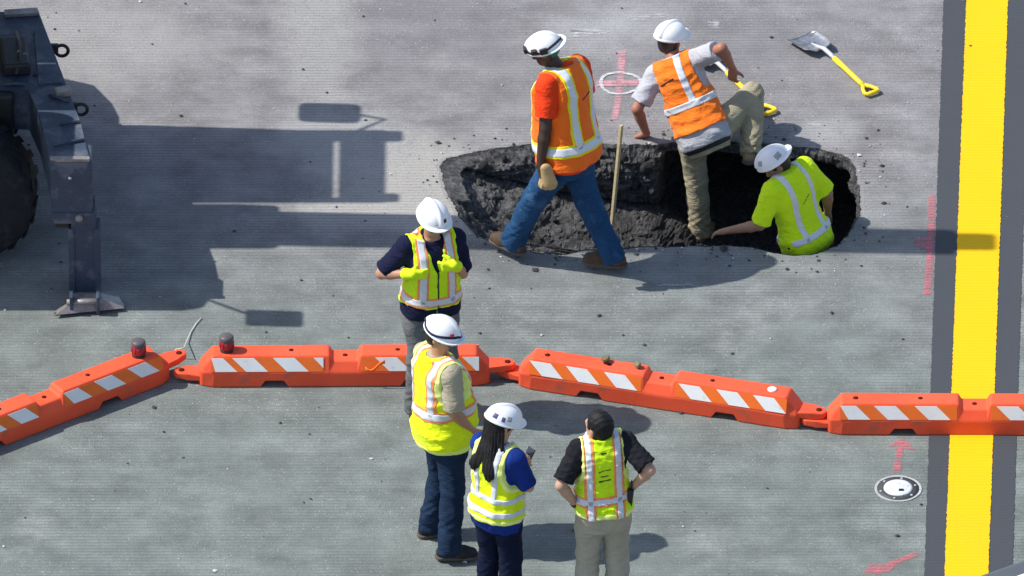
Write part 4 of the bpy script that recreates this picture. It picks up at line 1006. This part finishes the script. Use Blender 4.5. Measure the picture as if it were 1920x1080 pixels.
pb('cab_glass', -3.88, -3.868, 1.36, 2.20, 1.76, 3.10, GL, 0); pb('cab_glass', -5.17, -5.158, 1.36, 2.20, 1.76, 3.10, GL, 0); pb('cab_panel', -5.12, -4.34, 2.22, 2.235, 1.76, 3.10, MY, 0); pb('cab_panel', -5.12, -4.34, 1.325, 1.34, 1.76, 3.10, MY, 0)
pb('seat', -4.9, -4.5, 1.55, 2.0, 1.75, 2.5, DK2, .06)
pb('cab_roof', -5.2, -3.98, 1.29, 2.28, 3.12, 3.22, MY, .03); pb('roof_visor', -3.88, -3.56, 1.29, 2.28, 3.14, 3.2, MY, .02); pb('slot_rail', -3.99, -3.87, 1.29, 1.36, 3.14, 3.2, MY, 0); pb('slot_rail', -3.99, -3.87, 2.12, 2.28, 3.14, 3.2, MY, 0)  # roof split by an added slot, letting a lit strip into its shadow
pb('visor_tip', -3.60, -3.44, 2.12, 2.27, 3.15, 3.21, MY, .03); pb('visor_tip', -3.60, -3.46, 1.30, 1.42, 3.15, 3.21, MY, .03)
# boom: telescoping box arm rising to the right, well above the frame
def arm(name, a, b_, hw, hh, m):
    a, b_ = Vector(a) - EO, Vector(b_) - EO; d = b_ - a; rot = d.to_track_quat('X', 'Z').to_matrix(); return box(name, (a + b_) / 2, (d.length / 2, hw, hh), m, ex, rot, .03)
B0, B1 = Vector((-5.6, .98, 2.3)), Vector((-.52, .82, 4.45))
arm('boom', B0, B0.lerp(B1, .72), .225, .26, MY); arm('boom_extension', B0.lerp(B1, .66), B1, .165, .18, MY); arm('boom_tip', B1, B1 + Vector((.25, 0, .05)), .11, .12, DK2)
arm('boom_cylinder', Vector((-5.0, .98, 1.9)), B0.lerp(B1, .4) - Vector((0, 0, .3)), .09, .09, DK2); pb('boom_foot', -5.9, -4.75, .74, 1.20, 1.4, 2.7, DK2, .05)
pb('shadow_block', -4.9, -4.03, .66, 1.24, 2.45, 2.85, DK2, .04)  # unseen block added to broaden the shadow near the boom's foot
pb('mirror', -3.90, -3.86, -.38, -.17, 2.38, 2.86, DK2, .03); tube('mirror_arm', [Vector((-4.35, 0, 2.55)) - EO, Vector((-4.1, -.2, 2.62)) - EO, Vector((-3.88, -.27, 2.62)) - EO], .014, DK2, ex, 8)
pb('mirror', -3.62, -3.58, 2.36, 2.62, 2.50, 2.96, DK2, .06); tube('mirror_arm', [Vector((-3.66, 2.26, 3.05)) - EO, Vector((-3.5, 2.42, 3.1)) - EO, Vector((-3.6, 2.5, 2.9)) - EO], .016, DK2, ex, 8)
bm = bmesh.new()
fp_ = [(-5.2, 2.9, 1.10), (-4.25, 2.9, 1.10), (-4.0, 2.8, 1.16), (-3.86, 2.55, 1.2), (-3.80, 2.35, 1.22), (-3.80, 1.92, 1.22), (-5.2, 1.92, 1.22)]
prism('shadow_plate', [(q[0] - EO.x, q[1] - EO.y) for q in fp_], 1.02, 1.13, DK, ex, .03)  # unseen plate added to cast the rounded shadow on the far side

# ------------------------------------------------------------------ clothing materials
REFL = mat('reflective', (.62, .64, .68), .38, .6, .06, 30, .1, 200)
LIME = mat('lime fabric', (.62, .88, .012), .85, .15, .08, 7, .15, 260, sheen=.1, wr=.30); LIME2 = mat('yellow lime fabric', (.78, .90, .010), .85, .15, .08, 7, .15, 260, sheen=.1, wr=.30)
ORV = mat('orange fabric', (.94, .165, .014), .85, .15, .08, 7, .15, 260, sheen=.1, wr=.30); ORV2 = mat('light orange fabric', (.95, .20, .02), .85, .15, .08, 7, .15, 260, sheen=.1, wr=.30)
TRIMY = mat('yellow trim', (.80, .72, .02), .8, .2, .06); TRIMO = mat('orange trim', (.90, .30, .10), .8, .2, .06); TRIML = mat('pale lime trim', (.80, .90, .25), .8, .2, .06)
JEAN = mat('blue denim', (.018, .062, .145), .9, .1, .35, 7, .3, 180, dirt=((.06, .14, .26), 5, .56, .6), wr=.30); JEAN2 = mat('dark denim', (.014, .028, .058), .9, .1, .35, 6, .3, 180, dirt=((.03, .06, .10), 4, .58, .5), wr=.30)
NAVYT = mat('navy trousers', (.008, .012, .032), .9, .1, .3, 7, .2, 180, wr=.30); GREYT = mat('charcoal trousers', (.13, .135, .14), .9, .1, .25, 7, .2, 180, wr=.30); KHAKI = mat('khaki trousers', (.34, .30, .205), .9, .1, .18, 6, .25, 160, dirt=((.12, .10, .07), 5, .58, .6), wr=.30); GREYK = mat('grey khaki trousers', (.40, .36, .285), .9, .1, .14, 6, .2, 160, wr=.30)
NAVY = mat('navy shirt', (.012, .014, .040), .9, .1, .25, 7, .2, 200, wr=.30); ORS = mat('orange red shirt', (.80, .055, .014), .9, .1, .12, 7, .2, 200, wr=.30); GREYS = mat('pale grey shirt', (.44, .44, .48), .9, .1, .12, 7, .2, 200, wr=.30); TANS = mat('tan shirt', (.40, .35, .26), .9, .1, .12, 7, .2, 200, wr=.30)
BLUES = mat('royal blue shirt', (.008, .030, .20), .85, .15, .2, 7, .2, 200, wr=.30); BLK = mat('black shirt', (.016, .016, .020), .9, .1, .25, 7, .2, 200, wr=.30)
SK1 = mat('deep brown skin', (.050, .028, .022), .5, .4, .15, 12, .08); SK2 = mat('sunburnt skin', (.36, .15, .095), .5, .35, .15, 12, .08); SK3 = mat('fair tan skin', (.42, .22, .14), .5, .35, .12, 12, .08); SK4 = mat('olive skin', (.30, .17, .105), .5, .35, .12, 12, .08); SK5 = mat('light warm skin', (.50, .29, .20), .5, .35, .12, 12, .08)
BOOT = mat('brown work boot', (.075, .048, .030), .75, .25, .3, 9, .3, 60, dirt=((.15, .13, .11), 7, .55, .5)); BOOTD = mat('dark work boot', (.022, .022, .024), .75, .25, .3, 9, .3, 60, dirt=((.11, .10, .09), 7, .55, .5)); BOOTT = mat('tan work boot', (.26, .19, .11), .8, .2, .25, 9, .3, 60)
HHW = mat('white hard hat plastic', (.82, .82, .82), .28, .5, .03, 6, .03, 40, dirt=((.55, .53, .5), 11, .68, .5)); HBLK = mat('black hair', (.009, .008, .009), .62, .25, .4, 60, .5, 160); HBRN = mat('dark brown hair', (.022, .015, .011), .5, .4, .4, 40, .6, 90)
SDK = mat('dark sticker', (.03, .03, .05), .4, .4, .3, 60); SPU = mat('violet sticker', (.10, .07, .22), .4, .4, .5, 80); SRD = mat('red sticker', (.55, .06, .12), .4, .4, .4, 80); SGR = mat('grey sticker', (.35, .35, .37), .4, .4, .4, 80); STRAP = mat('black strap', (.02, .02, .024), .6, .4, .2); GRB = mat('green bandana', (.03, .26, .12), .9, .1, .25); GLV = mat('lime glove', (.66, .86, .02), .8, .2, .12); GLT = mat('tan leather glove', (.46, .33, .16), .75, .25, .25, 14, .4, 40)
Z = Vector((0, 0, 1))

# ---- walking worker, orange vest, blue jeans
rt_ = G(1065, 498); Y = rt_.y
w1 = build_person('walker', 'person in orange vest and blue jeans striding along the front edge of the sinkhole', rt_, 146, 1.10,
    pelvis=J(1064, 280, Y), neck=J(1052, 128, Y + .13), hips_yaw=24, head=J(1024, 95, Y + .14), head_az=190, head_pitch=14,
    wrists=(J(1112, 300, Y + .30), J(1012, 322, Y - .24)), elbow_pole=(Vector((.3, .2, 0)), Vector((.5, -.6, 0))), hand_nrm=(None, Vector((1, .3, 0))), hand_dir=(None, Vector((.05, -.1, -1))), curl=(.6, 1.1),
    ankles=(J(1152, 486, Y - .06), J(962, 452, Y + .10)), knee_pole=(Vector((-1, .2, .2)), Vector((-1, .1, .3))), toe_az=(170, 140), bw=1.08, bd=1.08, belly=.15,
    hs=.84, skin=SK1, shirt=ORS, sleeve=.72, trouser=JEAN, boot=BOOT, foldseed=21,
    vest=dict(mat=ORV, trim=TRIMY, hem=-.075, wide=.160, loose=.014, bands=[('h', .06, .026, .042), ('v', .105, .025, .041, .06, .60, .0)], prints=[(-.02, .075, .39, .35, .007, -1)]))
hh = helmet(w1, HHW, strap=STRAP, lamp=True, rot=172, tilt=4)
fb = Field([w1['H'].translation[i] - .2 for i in range(3)], [w1['H'].translation[i] + .2 for i in range(3)], .005)
fb.ell(w1['H'], (0, -.014, .03), (.088 * w1['hs'], .107 * w1['hs'], .100 * w1['hs']), 0); Lh = fb.local(w1['H']); fb.F = np.maximum(fb.F, np.maximum(-.075 - Lh[2] + .9 * np.maximum(Lh[1] + .02, 0) , Lh[2] - .06)).astype(np.float32)
fb.mesh('bandana', GRB, w1['o'], w1['org'])
# gloves held in his left hand
def held_glove(info, i, label):
    wr_, (hd, hn) = info['wr'][i], info['hd'][i]; c = wr_ + hd * .09 + Vector((.045, -.035, .01)); o = empty('work_gloves', c); tag(o, label, 'gloves')
    f = Field([c[k] - .16 for k in range(3)], [c[k] + .16 for k in range(3)], .0055)
    f.rc(c + Vector((-.01, 0, .075)), c + Vector((.02, 0, -.05)), .040, .055, .02, flat=(Vector((0, 1, 0)), .6))
    f.rc(c + Vector((.0, .012, .06)), c + Vector((-.02, .012, -.065)), .036, .046, .01, flat=(Vector((0, 1, 0)), .5))
    for q in (-.03, -.008, .014, .036): f.rc(c + Vector((q, -.005, -.05)), c + Vector((q * 1.3, -.01, -.085 - .008 * math.cos(q * 60))), .014, .011, .006)
    f.rc(c + Vector((.03, -.01, -.01)), c + Vector((.062, -.015, -.03)), .014, .011, .008)
    f.mesh('glove', GLT, o, c)
held_glove(w1, 1, 'tan leather gloves held in the hand of the walking worker')

# ---- crouching worker stepping out of the hole
Y2 = G(1315, 280).y; root2 = Vector((G(1315, 280).x, Y2, -.76))
w2 = build_person('climber', 'person in orange vest and khaki trousers climbing out at the back of the sinkhole', root2, 88, 1.0,
    pelvis=J(1318, 246, Y2), neck=J(1258, 104, Y2 + .26), head=J(1257, 76, Y2 + .36), head_az=60, head_pitch=12, head_roll=0,
    wrists=(J(1374, 130, Y2 + .16), G(1212, 250, .05)), elbow_pole=(Vector((.9, -.3, .15)), Vector((-.6, -.5, .2))), hand_dir=(Vector((0, .1, -1)), Vector((-.5, .3, -.4))), hand_nrm=(Vector((.2, .5, -.5)), Vector((0, -.3, -1))), curl=(.7, .35),
    ankles=(J(1408, 280, Y2 + .0), J(1313, 434, Y2 - .04)), knee_pole=(Vector((-.75, .5, 1)), Vector((.1, .6, 0))), toe_az=(70, 60), bw=.93, bd=.95, skin=SK2, shirt=GREYS, sleeve=.80, shirt_hem=-.09, trouser=KHAKI, boot=BOOTT, foldseed=33,
    vest=dict(mat=ORV2, trim=None, hem=.035, wide=.150, loose=.016, bands=[('h', .225, .026, .03), ('x', .055, .026, .03, .225, .60, 0.0, 'back')], prints=[(-.13, -.01, .44, .18, .006, -1)]), hair=HBRN)
helmet(w2, HHW, rot=-10, tilt=4)
# belt
fbl = Field([w2['p'][i] - .27 for i in range(3)], [w2['p'][i] + .27 for i in range(3)], .006); Lb = fbl.local(w2['T'])
bb = loft(Lb, TORSO, .020, 1, 1); fbl.F = np.maximum(np.maximum(bb, -(bb + .03)), np.abs(Lb[2] - .02 + .0) - .0).astype(np.float32); fbl.F = np.maximum(np.maximum(bb, -(bb + .03)), np.abs(Lb[2] + .105) - .022).astype(np.float32)
fbl.mesh('belt', STRAP, w2['o'], w2['org'])

# ---- worker standing in the hole, lime shirt
Y3 = G(1490, 436).y; root3 = Vector((G(1495, 436).x, Y3, -.99))
w3 = build_person('digger', 'person in lime green shirt standing chest deep in the sinkhole', root3, 136, .98,
    pelvis=J(1510, 446, Y3 + .0), neck=J(1476, 334, Y3 + .04), head=J(1455, 308, Y3 + .07), head_az=200, head_pitch=38, head_roll=12,
    wrists=(J(1552, 400, Y3 + .25), J(1366, 432, Y3 - .08)), elbow_pole=(Vector((.6, -.3, 0)), Vector((.6, -.6, -1))), hand_nrm=(None, Vector((0, -.2, -1))), curl=(.5, .45), skin=SK4, shirt=LIME, sleeve=.92, trouser=NAVYT, boot=BOOTD, bw=1.02, foldseed=45, hair=HBRN)
helmet(w3, HHW, stickers=[(150, 30, .022, .022, SGR), (60, 25, .03, .025, SGR)], rot=-178, tilt=-8)
# reflective strips sewn on the shirt
fs3 = None
def shirt_stripes(info, bands, prints, bw, lift=.006):
    o, org, s, T = info['o'], info['org'], info['s'], info['T']; f, F = info['shirt']; L = f.local(T); x, y, z = L
    for b_ in bands:
        if b_[0] == 'h': c = [np.abs(z - b_[1]) - b_[2], np.abs(x) - .195]
        else: c = [np.abs(np.abs(x) - b_[1] - b_[3] * (z - .3)) - b_[2], b_[4] - z]
        shell_part(f, F, lift, c, 'reflective_stripe', REFL, o, org)
    for x0, x1, z0, sl_, th in prints: shell_part(f, F, .004, [np.maximum(x0 - x, x - x1), np.abs(z - z0 - sl_ * (x - (x0 + x1) / 2)) - th, y], 'back_print', MATS['vest print'], o, org)
shirt_stripes(w3, [('v', .095, .022, 0.0, .05), ('h', .07, .024)], [(-.03, .05, .36, .7, .006)], 1.02)

# ---- man in navy shirt and vest facing the camera
r4 = G(808, 772); Y = r4.y
w4 = build_person('navy', 'person in navy shirt and lime vest facing the camera behind the barricade row', r4, -72, 1.0,
    head_az=-62, head_pitch=16, wrists=(J(770, 514, Y - .20), J(854, 497, Y - .15)), elbow_pole=(Vector((-1, .2, -.9)), Vector((.25, .7, -1))), hand_dir=(Vector((.9, -.1, .05)), Vector((-.85, -.15, -.05))), hand_nrm=(Vector((.2, 1, 0)), Vector((-.2, 1, 0))), curl=(.9, 1.0), bw=1.04, bd=1.04, belly=.12,
    skin=SK3, shirt=NAVY, sleeve=.86, shirt_hem=-.05, trouser=GREYT, boot=BOOTD, foldseed=57, gloves=GLV,
    vest=dict(mat=LIME, trim=TRIMO, hem=.075, wide=.150, loose=.004, zip=True, bands=[('h', .118, .024, .040), ('v', .105, .024, .040, .10, .60, -.02)]), hair=HBRN)
helmet(w4, HHW, stickers=[(-16, 22, .016, .016, SDK), (18, 14, .012, .008, SGR)])
Q = lambda info, x, y, z: info['T'] @ Vector((x, y, z)) - info['org']
tube('lanyard', [Q(w4, .02, .155, .20), Q(w4, .01, .17, .08), Q(w4, .0, .175, -.04), Q(w4, -.03, .165, -.10)], .005, mat('green cord', (.10, .35, .05), .8, .2), w4['o'], 6)
tube('lanyard', [Q(w4, -.04, .175, -.06), Q(w4, .05, .165, -.13), Q(w4, .14, .10, -.13), Q(w4, .2, .0, -.08)], .006, mat('grey cord', (.22, .24, .24), .8, .2), w4['o'], 6)
GLS = mat('dark lens', (.01, .01, .012), .08, .6, .1, bump=0)
def glasses(info):
    bm = bmesh.new(); M = Matrix.Translation(-info['org']) @ info['H']; rr3 = info['H1'].to_3x3()
    for x in (-.034, .034): box_bm(bm, M @ Vector((x, .100, .002)), (.029, .004, .018), rr3)
    box_bm(bm, M @ Vector((0, .104, .008)), (.010, .003, .004), rr3)
    for x in (-.076, .076): box_bm(bm, M @ Vector((x, .045, .006)), (.003, .055, .005), rr3)
    bm_obj('glasses', bm, GLS, info['o'], .003)
glasses(w4)

# ---- older man in yellow vest and jeans
r5 = G(832, 1010); Y = r5.y
w5 = build_person('yellow', 'person in yellow vest, tan shirt and jeans looking down toward the phone', r5, 30, 1.015,
    neck=J(824, 690, Y + .02), head_az=-22, head_pitch=18, wrists=(J(884, 806, Y - .10), J(905, 800, Y + .22)), elbow_pole=(Vector((-.2, -.6, -1)), Vector((-.5, .5, -1))), hand_nrm=(Vector((0, .3, 1)), Vector((0, -.3, 1))), curl=(.5, .5), bw=1.04, bd=1.12, belly=.30,
    ankles=(G(842, 1030, .09), G(808, 984, .09)), toe_az=(0, 14), skin=SK3, shirt=TANS, sleeve=.98 * .92, trouser=JEAN2, boot=BOOTD, foldseed=69,
    vest=dict(mat=LIME2, trim=TRIMO, edge=TRIML, hem=-.10, wide=.170, loose=.010, bands=[('h', .19, .026, .044), ('v', .118, .024, .042, .19, .60, .0)]), hair=HBRN)
helmet(w5, HHW, stickers=[(-75, 38, .018, .018, SGR), (-25, 42, .018, .018, SGR), (-48, 30, .012, .010, SDK), (35, 22, .020, .02, SRD)], strap=mat('navy strap', (.012, .014, .05), .6, .3))
glasses(w5)

# ---- woman with long hair and phone
r6 = G(932, 1146); Y = r6.y
w6 = build_person('phone', 'person with long dark hair and white hard hat holding a phone', r6, 50, .93,
    head_az=28, head_pitch=20, wrists=(J(984, 886, Y + .16), J(978, 884, Y + .34)), elbow_pole=(Vector((.5, -.6, -1)), Vector((-.5, .3, -1))), hand_dir=(Vector((.25, .25, .8)), Vector((.4, -.2, .6))), hand_nrm=(Vector((-.6, .5, .2)), Vector((.4, -.6, .2))), curl=(.7, .6), bw=.97, bd=1.0, hs=1.02,
    skin=SK5, shirt=BLUES, sleeve=.90, shirt_hem=-.13, trouser=NAVYT, boot=BOOTD, foldseed=81,
    vest=dict(mat=LIME2, trim=None, edge=TRIML, hem=-.02, wide=.140, loose=.014, bands=[('h', .055, .022, .03), ('h', .165, .022, .03), ('v', .085, .022, .03, .17, .60, .03)]), hair=HBLK)
helmet(w6, HHW, stickers=[(150, 22, .020, .020, SPU), (118, 20, .014, .018, SPU), (95, 26, .02, .02, SGR), (185, 18, .012, .012, SGR)], rot=-6)
fh6 = Field([w6['nk'][i] - .34 for i in range(3)], [w6['nk'][i] + .24 for i in range(3)], .005)
ht = lambda x, y, z: w6['T'] @ Vector((x, y, z)); hh_ = lambda x, y, z: w6['H'] @ Vector((x, y, z))
for ch, r_ in (([hh_(.0, -.085, .0), ht(.0, -.115, .53), ht(.03, -.150, .44), ht(.045, -.165, .39), ht(.040, -.165, .34)], (.046, .040, .030, .022, .008)),
               ([hh_(-.04, -.07, .0), ht(-.06, -.105, .53), ht(-.10, -.140, .45), ht(-.115, -.155, .41), ht(-.110, -.155, .38)], (.036, .028, .020, .014, .006)),
               ([hh_(.06, -.04, -.02), ht(.07, -.07, .54), ht(.075, -.12, .47)], (.03, .026, .010)), ([hh_(-.05, -.03, -.02), ht(-.05, -.06, .56), ht(-.02, -.11, .50)], (.035, .03, .02))):
    for k in range(len(ch) - 1): fh6.rc(ch[k], ch[k + 1], r_[k] * 1.25, r_[k + 1] * 1.25, .035, flat=(w6['fwd'], .55))
Lh = fh6.local(w6['T']); fh6.F += (.0018 * np.sin(210 * Lh[0] + 60 * Lh[1] + 4 * np.sin(9 * Lh[2] + 20 * Lh[0])) + .0014 * np.sin(400 * Lh[0] + 30 * Lh[2] + 3 * np.sin(30 * Lh[2]))).astype(np.float32)
fh6.mesh('long_hair', HBLK, w6['o'], w6['org'])
def phone(info):
    c = J(990, 857, r6.y + .24); o = empty('mobile_phone', c); tag(o, 'dark mobile phone held up by the long haired person', 'phone')
    rot = Matrix.Rotation(R(-52), 3, 'Z') @ Matrix.Rotation(R(58), 3, 'X'); 
    box('case', (0, 0, 0), (.037, .074, .0045), mat('phone case', (.015, .015, .018), .35, .5), o, rot, .004); box('screen', rot @ Vector((0, 0, .0047)), (.033, .068, .0008), mat('phone screen', (.02, .022, .028), .06, .6, .1, bump=0), o, rot, 0)
phone(w6)
pc = [J(990, 878, r6.y + .22), J(999, 890, r6.y + .22), J(1000, 904, r6.y + .22), J(990, 912, r6.y + .22)]
tag(tube('phone_cord', pc, .0035, STRAP, None, 6), 'thin black cord dangling below the phone', 'cord')

# ---- man with black hair seen from behind, hands on hips
r7 = G(1130, 1152); Y = r7.y
w7 = build_person('hips', 'person with short black hair seen from behind with hands on hips', r7, 98, .98,
    neck=J(1127, 838, Y + .02), hs=1.0, head=J(1122, 800, Y + .03), head_az=136, head_pitch=-4, shoulder_drop=-.02,
    wrists=(J(1187, 912, Y - .02), J(1080, 946, Y - .04)), elbow_pole=(Vector((.9, -.75, -.2)), Vector((-.9, -.75, -.1))), hand_dir=(Vector((-.75, .55, -.35)), Vector((.85, .45, -.25))), hand_nrm=(Vector((-.5, -.6, 0)), Vector((.5, -.6, 0))), curl=(.35, .35),
    bw=.94, skin=SK5, shirt=BLK, sleeve=.86, shirt_hem=.03, trouser=GREYK, boot=BOOTD, foldseed=93,
    vest=dict(mat=LIME, trim=TRIMO, edge=TRIML, hem=-.0, wide=.150, loose=.008, bands=[('h', .125, .022, .040, .06), ('v', .105, .022, .040, -.03, .60, .0)],
              prints=[(-.045, .0, .375, .35, .005, -1), (.0, .045, .385, .05, .005, -1), (-.03, .03, .335, .12, .006, -1), (-.045, .045, .295, .12, .006, -1), (-.02, .02, .515, .05, .007, -1)]), hair=HBLK)
# radio on the belt
rd = empty('radio', J(1181, 928, Y - .06)); tag(rd, 'black radio clipped at the right hip of the person seen from behind', 'radio')
box('case', (0, 0, -.02), (.022, .018, .065), mat('radio plastic', (.02, .02, .022), .5, .4), rd, Matrix.Rotation(R(6), 3, 'Y'), .006); tube('antenna', [(.01, 0, .04), (.012, 0, .12)], .006, STRAP, rd, 8)
# crease-pocket cord on trousers omitted; watch on left wrist
for i, inf in ((1, w7),):
    wq = inf['wr'][i]; dn = (inf['wr'][i] - inf['el'][i]).normalized(); M = Matrix.Translation(wq - dn * .02 - inf['org']) @ dn.to_track_quat('Z', 'X').to_matrix().to_4x4()
    lathe('watch', [(.030, -.012), (.033, -.010), (.033, .010), (.030, .012)], M, STRAP, inf['o'], 16)

# ------------------------------------------------------------------ white van whose roof corner shows at the lower right
def van():
    zt = 2.05; a, b_ = G(1812, 1083, zt), G(1925, 1043, zt); d = (b_ - a); d.z = 0; d.normalize(); rz = math.atan2(d.y, d.x)
    org = Vector((a.x, a.y, 0)) - d * .9; o = empty('van', org, rz); tag(o, 'white van with dark roof edge, only a corner showing at the lower right', 'van')
    VW = mat('white van paint', (.80, .81, .82), .3, .5, .03, 3, .02); VD = mat('dark van trim', (.085, .095, .105), .45, .4, .12, 5)
    L, W = 4.8, 1.95                                  # x along the far side, y negative = toward the camera
    box('lower_body', (L / 2, -W / 2, .72), (L / 2, W / 2, .42), VW, o, None, .10, 3); box('upper_body', (L / 2 + .1, -W / 2, 1.52), (L / 2 - .15, W / 2 - .07, .40), VD, o, None, .12, 3)
    box('roof_rim', (L / 2, -W / 2, 1.97), (L / 2, W / 2, .08), VD, o, None, .05, 3); box('roof', (L / 2, -W / 2, 2.035), (L / 2 - .17, W / 2 - .17, .03), VW, o, None, .02, 3)
    for x in (.9, 1.25): box('roof_vent', (x, -.45, 2.075), (.10, .05, .012), VD, o, None, .006)
    for x in (.85, 3.9):
        for y in (-.02, -W + .02): lathe('wheel', [(.2, -.11), (.31, -.11), (.34, -.07), (.34, .07), (.31, .11), (.2, .11)], Matrix.Translation((x, y, .34)) @ Matrix.Rotation(R(90), 4, 'X'), TYRE, o, 28)
van()
